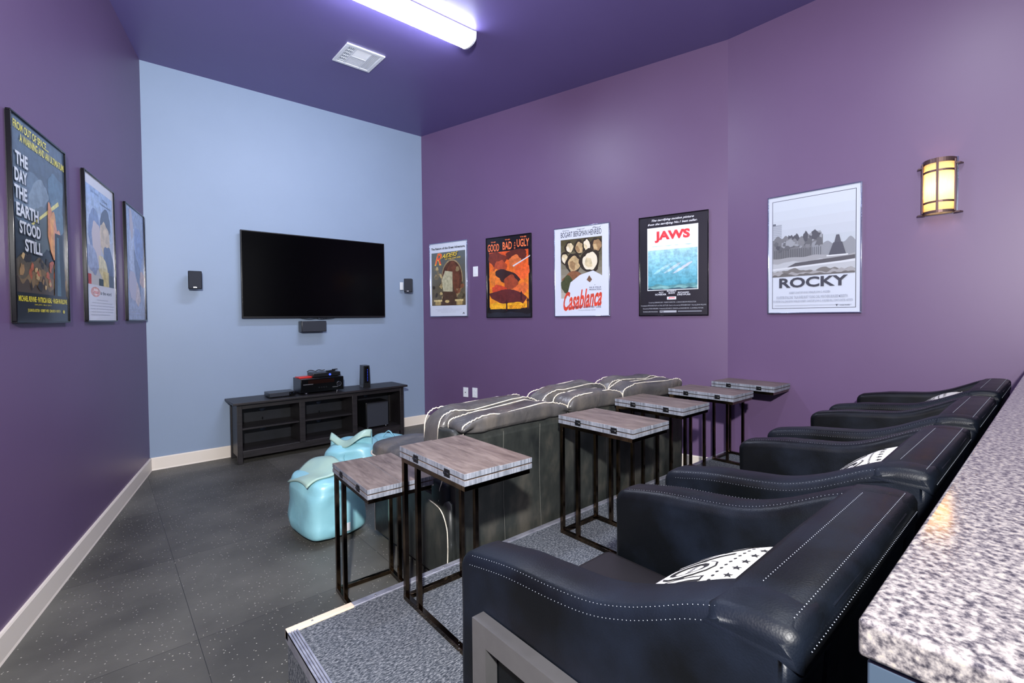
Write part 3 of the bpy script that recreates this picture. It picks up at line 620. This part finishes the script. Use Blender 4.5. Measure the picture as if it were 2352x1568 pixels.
b = MB(); b.box(-.05, .05, .055, .07, -.03, .03); b.build('bracket', m_frameM, t)

# ------------------------------------------------------------------ media console
CX, CY, CT = 1.81, 5.21, .590
t = thing('media_console', 'long espresso wood media console under the television', 'tv stand', (CX, CY, 0))
X0, X1, Y0, Y1 = .955-CX, 2.685-CX, 5.075-CY, 5.405-CY
b = MB(); b.box(.915-CX, 2.71-CX, 5.02-CY, 5.42-CY, CT-.022, CT, .003); b.build('top_panel', m_espresso, t)
for x in (X0, X1-.045):
    for y in (Y0, Y1-.04):
        b = MB(); b.box(x, x+.045, y, y+.04, 0, CT-.022, .003); b.build('leg', m_espresso, t)
for x in (1.517-CX, 2.067-CX):
    b = MB(); b.box(x, x+.055, Y0, Y1-.02, .115, CT-.06, .002); b.build('divider', m_espresso, t)
for z0, z1 in ((CT-.07, CT-.022), (.055, .118)): b = MB(); b.box(X0+.045, X1-.045, Y0+.003, Y0+.022, z0, z1, .002); b.build('rail', m_espresso, t)
for x in (X0+.01, X1-.03): b = MB(); b.box(x, x+.02, Y0+.03, Y1-.03, .06, CT-.022); b.build('side_panel', m_espresso, t)
b = MB(); b.box(X0+.03, X1-.03, Y0+.01, Y1-.01, .105, .122, .001); b.build('bottom_shelf', m_espresso, t)
# back panel with half-round cable holes showing the blue wall
b = MB()
holes = [(1.249, .455), (1.249, .255), (1.819, .455), (1.817, .25), (2.365, .465)]
xs = sorted({round(v, 3) for h in holes for v in (h[0]-CX-.03, h[0]-CX+.03)} | {X0+.03, X1-.03})
yb = Y1-.012
for i in range(len(xs)-1):
    a, c = xs[i], xs[i+1]; hs = sorted([h for h in holes if abs(h[0]-CX-(a+c)/2) < .02], key=lambda h: h[1])
    z = .12
    for h in hs:
        b.box(a, c, yb, yb+.006, z, h[1]-.028)
        n = 12
        for k in range(n):
            u0, u1 = PI+PI*k/n, PI+PI*(k+1)/n
            q = [(h[0]-CX+.03*math.cos(u0), h[1]+.028*math.sin(u0)), (h[0]-CX+.03*math.cos(u1), h[1]+.028*math.sin(u1)), (h[0]-CX+.03*math.cos(u1), h[1]-.028), (h[0]-CX+.03*math.cos(u0), h[1]-.028)]
            if abs(q[0][1]-q[3][1])+abs(q[1][1]-q[2][1]) < 1e-4: continue
            if abs(q[0][1]-q[3][1]) < 1e-5: q = q[:3]
            elif abs(q[1][1]-q[2][1]) < 1e-5: q = [q[0], q[1], q[3]]
            b.prism(q, yb, yb+.006, 'y')
        z = h[1]
    b.box(a, c, yb, yb+.006, z, CT-.022)
b.build('back_panel', m_espin, t)
for x0, x1 in ((1.0-CX, 1.517-CX), (1.572-CX, 2.067-CX)):
    b = MB(); b.box(x0, x1, Y0+.015, Y1-.015, .318, .334, .001); b.build('shelf', m_espresso, t)
for x, z in ((1.247, .362), (1.818, .348)): b = MB(); b.dots([(x-CX, yb-.006, z), (x-CX, yb-.006, z-.012)], .008); b.build('shelf_pin', m_chrome, t)
for z in (.30, .33, .36): b = MB(); b.dots([(2.655-CX-.012, .02, z)], .004); b.build('shelf_pin', m_chrome, t)
# subwoofer
t = thing('subwoofer', 'black cube subwoofer inside the right bay of the media console', 'speaker', (2.385, 5.24, .1225))
b = MB(); b.box(-.138, .138, -.10, .135, .012, .295, .006, 3); b.build('cabinet', m_dark, t)
b = MB(); b.box(-.128, .128, -.116, -.099, .016, .285, .006, 3); b.build('grille', m_cloth, t)
b = MB(); b.box(-.018, .018, -.118, -.115, .028, .033); b.build('badge', m_chrome, t)
for x in (-.11, .11):
    for y in (-.08, .11): b = MB(); b.cyl((x, y, 0), (x, y, .013), .012, 12); b.build('foot', m_chrome, t)
# receiver
t = thing('stereo_receiver', 'black stereo receiver with knobs on the media console', 'receiver', (1.765, 5.24, CT))
b = MB(); b.box(-.22, .22, -.128, .13, .018, .160, .004); b.build('housing', m_dark, t)
b = MB(); b.box(-.22, .22, -.136, -.127, .018, .158, .003); b.build('front_panel', m_gloss, t)
b = MB(); b.box(-.15, .12, -.1375, -.1355, .105, .145); b.build('display', mat('amber_window', (26, 12, 10), .2, spec=.2), t)
b = MB(); b.box(-.20, -.10, -.138, -.1355, .098, .106); b.build('trim_bar', m_frameM, t); b = MB(); b.box(.1, .16, -.138, -.1355, .05, .058); b.build('trim_bar', m_frameM, t)
for x in (-.04, -.015, .01, .035):
    b = MB(); b.cyl((x, -.143, .062), (x, -.135, .062), .008, 12); b.build('button', m_dark, t)
b = MB(); b.cyl((.165, -.152, .085), (.165, -.135, .085), .024, 24); k_ = b.build('volume_knob', m_dark, t)
b = MB(); b.tube([(.165+.024*math.cos(a*PI/12), -.152, .085+.024*math.sin(a*PI/12)) for a in range(24)], .0016, 6, closed=True); b.build('chrome_ring', m_chrome, k_)
for x in (-.16, .16):
    for y in (-.1, .09): b = MB(); b.cyl((x, y, 0), (x, y, .019), .018, 14); b.build('foot', m_chrome, t)
t = thing('cable_box', 'small black cable box with blue light on top of the receiver', 'cable box', (1.83, 5.26, CT+.160))
b = MB(); b.box(-.145, .145, -.10, .09, .004, .046, .005); b.build('housing', m_dark, t)
b = MB(); b.cyl((.03, -.103, .024), (.03, -.099, .024), .011, 16); b.build('power_light', m_led, t)
b = MB(); b.box(-.12, .12, -.08, .07, 0, .005); b.build('foot', m_dark, t)
b = MB(); b.box(-.028, .075, -.018, .018, 0, .014, .005); b.box(.05, .11, -.015, .015, .012, .022, .004)
o = b.build('remote_control', m_dark); o.location = (1.87, 5.22, CT+.208); o.rotation_euler = (0, 0, .35); tag(o, 'black remote control lying on the cable box', 'remote control')
b = MB(); b.tube([(-.11+.02*i, .02*math.sin(i*1.1), .008+.012*abs(math.sin(i*.8))) for i in range(10)], .005, 7); o = b.build('coiled_cable', m_dark); o.location = (1.78, 5.30, CT+.206); tag(o, 'loose black cable lying on top of the cable box', 'cable')
b = MB(); b.box(-.075, .075, -.055, .055, 0, .012, .002); o = b.build('red_disc_case', m_red); o.location = (1.625, 5.26, CT+.1605); o.rotation_euler = (0, 0, .1); tag(o, 'flat red case on the left end of the receiver', 'disc case')
t = thing('disc_player', 'slim black disc player left of the receiver', 'disc player', (1.375, 5.22, CT))
b = MB(); b.box(-.125, .125, -.09, .10, .006, .046, .003); b.build('housing', m_dark, t)
b = MB(); b.box(-.124, .06, -.093, -.0895, .008, .042, .001); b.build('front_panel', m_cloth, t)
b = MB(); b.box(.062, .124, -.094, -.0895, .008, .042, .001); b.build('display', m_gloss, t)
b = MB(); b.dots([(.07, -.095, .03)], .004); b.build('indicator', m_chrome, t)
b = MB(); b.dots([(.105, -.096, .03)], .004); b.build('indicator', m_chrome, t)
for x in (-.1, .1):
    for y in (-.07, .08): b = MB(); b.cyl((x, y, 0), (x, y, .007), .01, 10); b.build('foot', m_dark, t)
t = thing('router', 'tall black upright router with blue lights on the console', 'router', (2.285, 5.24, CT), math.radians(-6))
b = MB(); b.prism([(-.044, 0), (.044, 0), (.036, .02), (.034, .245), (-.034, .245), (-.036, .02)], -.07, .07, 'y', bev=.003, seg=2); b.build('housing', m_dark, t)
b = MB(); b.box(-.022, .022, -.0725, -.0695, .05, .235, .001); b.build('front_panel', m_gloss, t)
b = MB(); b.dots([(.008, -.0735, .075+.018*i) for i in range(8)], .0035); b.build('status_light', m_led, t)

# ------------------------------------------------------------------ folding C tables
def make_table():
    t = thing('side_table', 'x', 'side table', (0, 0, 0), 0, 'narrow grey wood C shaped tables on bronze metal frames')
    hx, hy, T = .155, .24, .645
    b = MB(); b.box(-hx, hx, -hy, hy, T-.044, T-.0245, .0015, 2)
    for f in b.bm.faces:
        f.normal_update(); f.material_index = 0 if abs(f.normal.z) > .5 else 1
    b.build('tabletop', [m_wood, m_woode], t)
    for i, (x0, x1) in enumerate(((-hx, -.0018), (.0018, hx))):
        b = MB(); b.box(x0, x1, -hy, hy, T-.0205, T-.0022*i, .0015, 2)
        for f in b.bm.faces:
            f.normal_update(); f.material_index = 0 if abs(f.normal.z) > .5 else 1
        b.build('folding_leaf', [m_wood, m_woode], t)
    r = .0095
    b = MB()
    b.box(-hx+.005, hx-.005, hy-.025, hy-.005, T-.064, T-.044, .001); b.box(-hx+.005, hx-.005, -hy+.008, -hy+.028, T-.064, T-.044, .001)
    b.box(-hx+.005, -hx+.025, -hy+.028, hy-.025, T-.064, T-.044, .001); b.box(hx-.025, hx-.005, -hy+.028, hy-.025, T-.064, T-.044, .001)
    b.build('top_frame', m_bronze, t)
    b = MB()
    b.box(-hx+.005, -hx+.025, -hy+.0, hy-.005, 0, .02, .001); b.box(hx-.025, hx-.005, -hy, hy-.005, 0, .02, .001); b.box(-hx+.025, hx-.025, hy-.025, hy-.005, 0, .02, .001)
    b.build('base_frame', m_bronze, t)
    for x in (-hx+.015, hx-.015):
        for y in (hy-.015, hy-.125):
            b = MB(); b.box(x-r, x+r, y-r, y+r, .018, T-.046, .0012); b.build('leg', m_bronze, t)
    for y in (.10, -.13):
        b = MB(); b.box(-hx-.003, -hx+.001, y-.018, y+.018, T-.036, T-.008, .001); b.cyl((-hx-.004, y-.016, T-.022), (-hx-.004, y+.016, T-.022), .004, 8); b.build('hinge', m_dark, t)
    return t
tb = make_table()
TP = [(1.005, 2.14, 0, -3.5, 'lower grey wood side table standing on the rubber floor beside the platform'),
      (1.085, 1.565, PZ, -1, 'grey wood side table at the near end of the platform'),
      (2.03, 1.555, PZ, 0, 'second grey wood side table from the near end of the platform'),
      (2.672, 1.665, PZ, 0, 'third grey wood side table from the near end of the platform'),
      (3.318, 1.67, PZ, 0, 'fourth platform side table, just before the one at the wall'),
      (3.915, 1.64, PZ, 0, 'grey wood side table pushed against the purple right wall')]
for i, (x, y, z, a, lb) in enumerate(TP):
    o = tb if i == 0 else copy_tree(tb)
    o.location = (x, y, z+(.0065 if z else 0)); o.rotation_euler = (0, 0, math.radians(a)); o['label'] = lb
    if z: o.location.z = z-.001

# ------------------------------------------------------------------ armchairs
AW, AT = .695, .115
def smooth_path(pts, n=6):
    # Catmull-Rom through pts
    P = [Vector(p) for p in pts]; out = []
    for i in range(len(P)-1):
        p0, p1, p2, p3 = P[max(i-1, 0)], P[i], P[i+1], P[min(i+2, len(P)-1)]
        for k in range(n):
            s = k/n; out.append(.5*((2*p1)+(-p0+p2)*s+(2*p0-5*p1+4*p2-p3)*s*s+(-p0+3*p1-3*p2+p3)*s**3))
    out.append(P[-1]); return out
ARM_TOP = smooth_path([(.30, .650), (.18, .672), (.05, .684), (-.04, .698), (-.11, .722), (-.165, .748), (-.215, .774), (-.255, .790)])  # local y,z ; origin y=.56, z=.19
def arm_outline(ins=0):
    o = [(.352, .10+.49*i/16) for i in range(17)]
    for i in range(1, 9): a = PI/2*i/8; o.append((.352-.045*(1-math.cos(a)), .60+.048*math.sin(a)))
    o += [(p.x, p.y) for p in ARM_TOP[1:]]
    o += [(-.29, .798), (-.32, .800), (-.345, .798)]
    for i in range(1, 6): a = PI/2*i/5; o.append((-.345-.018*math.sin(a), .780+.018*math.cos(a)))
    o += [(-.362+.037*i/14, .77-.67*i/14) for i in range(1, 15)]
    o += [(-.325+.677*i/14, .10) for i in range(1, 14)]
    return o
def make_chair():
    t = thing('armchair', 'x', 'armchair', (0, 0, 0), 0, 'black leather armchairs on the platform')
    hw = AW/2
    for sg in (-1, 1):
        b = MB(); x0, x1 = (-hw, -hw+AT) if sg < 0 else (hw-AT, hw)
        b.puff(arm_outline(), x0, x1, .024, .004, 16, .0022); a = b.build('arm', m_leather, t)
        # stitching: two rows along the outer top edge, one down the front, one down the back
        b = None; xo = sg*hw; rows = [[], [], [], [], []]
        path = ARM_TOP
        acc = 0; last = path[0]
        fine = smooth_path([(p.x, p.y) for p in path], 14)
        s_ = 0; prev = fine[0]; nxt = 0
        for q in fine:
            s_ += (q-prev).length; prev = q
            if s_ >= nxt:
                nxt += .0085
                if q.x > -.26:
                    rows[0].append((xo+sg*.0001, q.x, q.y-.024)); rows[1].append((xo-sg*.0075, q.x, q.y-.0062))
                    (sg > 0) and rows[2].append((xo-sg*(AT-.016), q.x, q.y+.0002))
        z = .56
        while z > .12: rows[3].append((xo-sg*.004, .3535, z)); z -= .0085
        z = .76
        while z > .12: rows[4].append((xo-sg*.0036, -.337+(.76-z)*.055, z)); z -= .011
        for rw in rows:
            if rw: b = MB(); b.dots(rw, .0009); b.build('stitching', m_stitch, a)
    xi = hw-AT+.002
    # backrest: reclined slab between the arms plus the flat top cap
    b = MB(); b.prism([(-.272, .792), (-.345, .796), (-.362, .785), (-.338, .5), (-.325, .12), (-.20, .12), (-.175, .42), (-.235, .74)], -xi, xi, 'x', bev=.012, seg=3, smooth=False)
    bk = b.build('backrest', m_leather, t)
    b = MB()
    b.puff([(-.235, .74), (-.240, .7835), (-.256, .7945), (-.29, .8003), (-.32, .8022), (-.345, .8005), (-.3585, .794), (-.3645, .781), (-.3625, .74)], -hw-.0012, hw+.0012, .024, .003, 16)
    b.build('top_cap', m_leather, bk)
    for yy, zz, ins in ((-.345, .8008, .03), (-.3645, .768, .03), (-.285, .8002, .09)):
        b = MB(); n_ = int((AW-2*ins)/.0085); b.dots([(-hw+ins+.0085*i, yy, zz) for i in range(n_)], .0010); b.build('stitching', m_stitch, bk)
    b = MB()
    fs = b.box(-xi, xi, -.2, .375, .24, .452, .028, 5); b.box(-xi, xi, -.2, .36, .12, .245, .01, 2); b.build('seat', m_seatl, t)
    for sg in (-1, 1):
        b = MB(); xo = sg*(hw+.017); w2 = .015
        y0, y1, z1, k = -.33, .25, .545, .045
        b.prism([(y0, 0), (y1, 0), (y1, z1), (y0, z1)], xo-w2, xo+w2, 'x') if False else None
        o_ = [(y0, 0), (y1, 0), (y1, z1), (y0, z1)]; i_ = [(y0+k, k), (y1-k, k), (y1-k, z1-k), (y0+k, z1-k)]
        for q in range(4):
            r_ = (q+1) % 4; b.prism([o_[q], o_[r_], i_[r_], i_[q]], xo-w2, xo+w2, 'x')
        bmesh.ops.remove_doubles(b.bm, verts=b.bm.verts[:], dist=1e-5)
        b.build('sled_leg', m_frameM, t)
    return t
ch = make_chair()
CH = [(.612, 'black leather armchair nearest the camera with a printed pillow'),
      (1.470, 'second black leather armchair from the camera, with a white pillow at its back'),
      (2.345, 'third black leather armchair from the camera, with an empty seat'),
      (3.235, 'farthest black leather armchair, against the purple right wall')]
for i, (x, lb) in enumerate(CH):
    o = ch if i == 0 else copy_tree(ch)
    o.location = (x+AW/2, .56, PZ); o['label'] = lb

# ------------------------------------------------------------------ throw pillows
m_linen = noisy(mat('white_linen', (214, 212, 208), .8), (208, 206, 202), (220, 218, 214), 60, bs=.2, bd=.001, bscale=400)
def pillow(label, loc, rot, s=.2, th=.062):
    t = thing('throw_pillow', label, 'pillow', loc, 0, 'white printed pillows on the armchairs'); t.rotation_euler = rot
    def hgt(u, v):  # u,v in -1..1
        return th*max(0, (1-abs(u)**2.6))**.5*max(0, (1-abs(v)**2.6))**.5
    def P(u, v, sg, e=0):
        k = 1-.07*(abs(u)**2)*(1-abs(v)) if False else 1
        pin = 1-.10*(1-abs(v))*abs(u)**3*0
        cx = s*u*(1-.06*(1-v*v)*0+.0)-s*.07*u*(1-v*v)*abs(u); cy = s*v-s*.07*v*(1-u*u)*abs(v)
        return (cx, cy, sg*(hgt(u, v)+e))
    b = MB(); n = 28; V = {}
    for sg in (1, -1):
        for i in range(n+1):
            for j in range(n+1):
                u, v = -1+2*i/n, -1+2*j/n; k = (i, j) if (i in (0, n) or j in (0, n)) else (i, j, sg)
                if k not in V: V[k] = b.v(P(u, v, sg))
        g = lambda i, j: V.get((i, j)) or V[(i, j, sg)]
        for i in range(n):
            for j in range(n):
                f = b.bm.faces.new((g(i, j), g(i+1, j), g(i+1, j+1), g(i, j+1))); f.smooth = True
    b.build('cushion', m_linen, t)
    b = MB(); q = []
    for k in range(4):
        for i in range(n):
            w_ = -1+2*i/n; q.append(P(*((w_, -1), (1, w_), (-w_, 1), (-1, -w_))[k], 1))
    b.tube(q, .0022, 6, closed=True); b.build('seam', m_linen, t)
    # print: text MOVIE, dots, stars and two border lines, wrapped on the cushion face
    b = MB(); b.keepn = True
    def put(verts, faces):
        vs = [b.v(P(u, v, 1, .0012)) for u, v in verts]
        for f in faces:
            try: b.bm.faces.new([vs[i] for i in f])
            except ValueError: pass
    def sub(body, x0, x1, y0, y1, bold, e=.0012):
        vs, fs = text_mesh(body, bold); xs = [v.x for v in vs]; ys = [v.y for v in vs]; ax, bx, ay, by = min(xs), max(xs), min(ys), max(ys)
        tb_ = bmesh.new(); P_ = [tb_.verts.new((x0+(x1-x0)*(v.x-ax)/(bx-ax), y0+(y1-y0)*(v.y-ay)/(by-ay), 0)) for v in vs]
        for f in fs:
            try: tb_.faces.new([P_[i] for i in f])
            except ValueError: pass
        bmesh.ops.triangulate(tb_, faces=tb_.faces[:])
        for _ in range(2):
            es = [e_ for e_ in tb_.edges if e_.calc_length() > .09]
            if es: bmesh.ops.subdivide_edges(tb_, edges=es, cuts=1); bmesh.ops.triangulate(tb_, faces=tb_.faces[:])
        mp = {v: b.v(P(v.co.x, v.co.y, 1, e)) for v in tb_.verts}
        for f in tb_.faces:
            try: b.bm.faces.new([mp[v] for v in f.verts]).material_index = 0 if e < .0015 else 1
            except ValueError: pass
        tb_.free()
    sub('MOVIE', -.88, .88, -.52, .26, .05); sub('MOVIE', -.865, .865, -.50, .24, -.006, .0022)
    # film-strip rungs across the letters
    k = -.8
    while k < .8: put([(k, -.22), (k+.02, -.22), (k+.02, -.14), (k, -.14)], [(0, 1, 2, 3)]); k += .05
    for i in range(16):
        cx = -.75+i*.1; put([(cx+.022*math.cos(a*PI/5), -.62+.022*math.sin(a*PI/5)) for a in range(10)], [tuple(range(10))])
    for i in range(5):
        cx = -.4+i*.2; rr = .06
        put([(cx+(rr if a % 2 == 0 else rr*.42)*math.sin(a*PI/5), -.77+(rr if a % 2 == 0 else rr*.42)*math.cos(a*PI/5)) for a in range(10)], [tuple(range(10))])
    for yy in (.42, .47):
        for i in range(20): u0 = -.85+i*.085; put([(u0, yy), (u0+.085, yy), (u0+.085, yy+.014), (u0, yy+.014)], [(0, 1, 2, 3)])
    for xx in (-.9, .9):
        for i in range(16): v0 = -.7+i*.0875; put([(xx, v0), (xx+.014, v0), (xx+.014, v0+.0875), (xx, v0+.0875)], [(0, 1, 2, 3)])
    b.build('printed_lettering', [m_blk_txt, m_linen], t)
    return t
RZ = math.radians
pillow('printed pillow lying in the armchair nearest the camera', (.955, .49, .768), (RZ(-35), RZ(0), RZ(-3)), .185)
pillow('white printed pillow leaning in the second armchair from the camera', (1.86, .445, .795), (RZ(-44), 0, RZ(6)), .185)
pillow('mostly hidden white pillow in the farthest armchair', (3.62, .51, .784), (RZ(-43), 0, RZ(4)), .18)

# ------------------------------------------------------------------ sofa
SX0, SX1, SY = 1.28, 3.45, 1.955
sofa = thing('sofa', 'dark grey leather sofa with cream piping seen from behind', 'sofa', (2.36, SY, 0))
def S_(b): b.X = Matrix.Translation((-2.36, -SY, 0)); return b
def wr(p, f, a, sd=0): return a*noise.noise(Vector((p.x*f+sd, p.y*f, p.z*f)))
b = S_(MB()); b.prism([(1.965, .035), (1.960, .40), (1.955, .74), (1.965, .79), (2.0, .805), (2.12, .80), (2.16, .40), (2.16, .035)], SX0+.03, SX1, 'x', bev=.016, seg=3)
bp = b.build('back_panel', m_sofa, sofa)
for x in (1.62, 1.89, 2.50, 3.10): b = S_(MB()); b.tube([(x-.006*math.sin(i*.25), 1.9545+.004*(i/20), .76-i*.035) for i in range(20)], .0008, 5); b.build('seam_thread', m_seamt, bp)
b = S_(MB()); b.box(SX0+.24, SX1-.24, 2.1, 2.98, .06, .30, .02, 3); b.build('base', m_sofa, sofa)
for k in range(3):
    w_ = (SX1-SX0-.5)/3; x0 = SX0+.25+k*w_
    b = S_(MB()); b.box(x0+.005, x0+w_-.005, 2.28, 3.02, .30, .47, .05, 5); b.build('seat_cushion', m_sofap, sofa)
def arm_side(x0, x1):
    b = S_(MB()); b.prism([(1.97, .035), (2.84, .035), (2.84, .40), (2.80, .46), (2.6, .47), (2.05, .47), (1.975, .44)], x0, x1, 'x', bev=.02, seg=3)
    a = b.build('arm', m_sofa, sofa); xo = x0 if x0 < 2 else x1; sg = -1 if x0 < 2 else 1
    b = S_(MB()); pts = smooth_path([(2.16, .42), (2.05, .40), (1.995, .33), (1.985, .24), (1.99, .14), (2.0, .04)], 8)
    b.tube([(xo+sg*.001, p.x, p.y) for p in pts], .0028, 6); b.build('contrast_seam', m_pipe, a); b = S_(MB())
    pts = smooth_path([(2.02, .57), (2.05, .5), (2.06, .44)], 6); b.tube([(xo+sg*.002, p.x, p.y) for p in pts], .0025, 6); b.build('contrast_seam', m_pipe, a); b = S_(MB())
    b.tube([(xo+sg*.001, 2.815, .04+.02*i) for i in range(20)], .0022, 6)
    b.build('contrast_seam', m_pipe, a)
    xc = x0+.18 if x0 < 2 else x1-.18
    b = S_(MB())
    def pf(p):
        q = p.copy(); q.z += wr(p, 5, .012, xc)+(.012 if p.z > 0 else 0)*math.cos(p.y*3); q.x += wr(p, 6, .01, 3)
        return q
    b.blob((xc, 2.48, .525), (.195, .45, .078), (.55, .42), 48, 22, pf); pd = b.build('arm_pad', m_sofap, sofa)
    b = S_(MB()); rr = []
    sgn = lambda x, p: math.copysign(abs(x)**p, x)
    for i in range(80):
        th = 2*PI*i/80; p = pf(Vector((sgn(math.cos(th), .42)*.201, sgn(math.sin(th), .42)*.456, -.008))); rr.append(Vector((xc, 2.48, .525))+p)
    b.tube(rr, .0055, 7, closed=True); b.build('piping', m_pipe, pd)
arm_side(SX0, SX0+.25); arm_side(SX1-.25, SX1)
# the dark end cup of the near arm
b = S_(MB()); b.blob((1.325, 2.075, .475), (.05, .075, .07), (.4, .5), 24, 12); cp = b.build('arm_end', m_leather, sofa)
def cushion(x0, x1, y0, y1, z0, z1, sd, lean=0):
    cx, cy, cz = (x0+x1)/2, (y0+y1)/2, (z0+z1)/2; hx, hy, hz = (x1-x0)/2, (y1-y0)/2, (z1-z0)/2
    b = S_(MB()); nu = 88
    def pf(p):
        q = p.copy(); e = 1-abs(p.x/hx)**3
        q.z += .010*math.sin(p.x*9+sd)*(1 if p.z > 0 else .2)+wr(p, 9, .014, sd)*(p.z > -hz*.5); q.y += wr(p, 11, .016, sd+5)
        q.z -= .02*(abs(p.x/hx)**6) if p.z > 0 else 0; q.y -= lean*(q.z)
        # pleats
        a_ = abs(noise.noise(Vector((p.x*16+sd, p.z*5, sd)))); q.y -= math.copysign(.020*(.28-min(.28, a_))*e*min(1, abs(p.y)/hy*1.4), p.y)
        q.z -= .012*(.2-min(.2, abs(noise.noise(Vector((p.x*11+sd*2, p.y*9, 3))))))*(p.z > 0)
        return q
    b.blob((cx, cy, cz), (hx, hy, hz), (.5, .2), 160, 26, pf); c = b.build('back_cushion', m_sofap, sofa)
    for yy in (-1, 1):
        b = S_(MB()); sg = lambda x, p: math.copysign(abs(x)**p, x); rr = []
        n = 90
        for i in range(n):
            th = -.35+(PI+.7)*i/(n-1); p = Vector((sg(math.cos(th), .26)*hx*.985, yy*hy*.74, sg(math.sin(th), .30)*hz*.93)); q = pf(p)
            q.y = yy*hy*.76+wr(p, 7, .008, sd)-lean*q.z; q.z += .0022*math.sin(i*1.9+sd)+.003*noise.noise(Vector((i*.35, sd, yy))); rr.append(Vector((cx, cy, cz))+q)
        b.tube(rr, .0034, 7); b.build('piping', m_pipe, c)
cushion(1.34, 2.125, 1.925, 2.085, .775, .872, 1.0)
cushion(2.11, 2.655, 1.925, 2.085, .775, .893, 2.3)
cushion(2.645, 3.41, 1.925, 2.085, .775, .896, 4.1)
cushion(1.31, 2.06, 2.10, 2.28, .47, .893, 5.7)
cushion(2.05, 2.72, 2.10, 2.28, .47, .918, 7.2)
cushion(2.71, 3.41, 2.10, 2.28, .47, .915, 9.9)

# ------------------------------------------------------------------ teal bean bags
def bean_bag(label, loc, h, rz, sd, flap=True, tagon=False, collar=False, loop=False):
    t = thing('bean_bag', label, 'bean bag', loc, rz, 'pale teal vinyl bean bags by the sofa')
    b = MB()
    def pf(p):
        q = p.copy(); q.z += wr(p, 4, .035, sd)*(p.z > 0); k = 1+.14*max(0, -p.z/h[2]); q.x *= k; q.y *= k
        q.x += wr(p, 9, .016, sd+3); q.y += wr(p, 9, .016, sd+7)
        a = math.atan2(p.y, p.x); q.z += .004*math.sin(p.z*90)
        if abs(p.x+h[0]*.1) < .05 and p.y < 0: q.y += .012*(1-abs(p.x+h[0]*.1)/.05)+.004*math.sin(p.z*110)
        q.z = max(q.z, -h[2]+.0)
        return q
    b.blob((0, 0, h[2]), h, (.45, .5), 72, 40, pf); body = b.build('body', m_teal, t)
    b = MB(); b.tube([(-h[0]*.1+.004*math.sin(i*2.1), -h[1]*1.01*(1 if 3 < i < 13 else .97), .03+i*(2*h[2]-.08)/16) for i in range(17)], .003, 6); b.build('seam', m_teal, t)
    if flap:
        b = MB(); b.sheet(lambda u, v: (-h[0]*1.0+u*h[0]*1.3, -h[1]*.7+v*h[1]*1.4, 2*h[2]+.028-.085*(1-u)**2.5-.02*(v-.5)**2*4+.02*math.sin(5*u+3*v+sd)), 16, 16, .008)
        b.build('flap', m_teal2, t)
    if collar:
        b = MB(); b.sheet(lambda u, v: (-h[0]*.8+u*h[0]*1.65, -.05-.05*math.sin(u*PI)+.03*v*math.cos(4*u), 2*h[2]-.05+v*(.085+.032*math.sin(u*6.5+2.2)+.03*u)), 30, 8, .007); b.build('collar', m_teal, t)
        b = MB(); b.sheet(lambda u, v: (-h[0]*.8+u*h[0]*1.65, -.05-.05*math.sin(u*PI)+.03*math.cos(4*u)-.05*v, 2*h[2]-.05+(.085+.032*math.sin(u*6.5+2.2)+.03*u)-.012*v-.03*v*v), 30, 6, .006); b.build('collar_fold', m_teal2, t)
    if loop:
        b = MB(); b.sheet(lambda u, v: (-.06+.12*u, -.012+.024*v, 2*h[2]-.02+.075*math.sin(PI*u)), 16, 2, .005); b.build('handle', m_teal, t)
    if tagon:
        b = MB(); b.box(h[0]*.05, h[0]*.05+.03, -h[1]*1.12-.004, -h[1]*1.12, .06, .11, .001); b.build('care_tag', m_white, t)
    return t
bean_bag('pale teal bean bag with green flap, nearest the camera beside the sofa arm', (1.09, 3.13, 0), (.185, .225, .205), RZ(4), 1.3, tagon=True)
bean_bag('teal bean bag with open collar just behind the front teal bean bag', (1.47, 3.62, 0), (.19, .19, .215), RZ(-35), 4.4, flap=False, collar=True)
bean_bag('teal bean bag of which only a strap handle shows above the sofa arm', (1.95, 3.98, 0), (.18, .18, .15), RZ(-40), 6.1, flap=False, loop=True)
bean_bag('teal bean bag peeking out between sofa and console, beside the sofa cushions', (2.46, 3.72, 0), (.21, .21, .165), RZ(-50), 8.8)
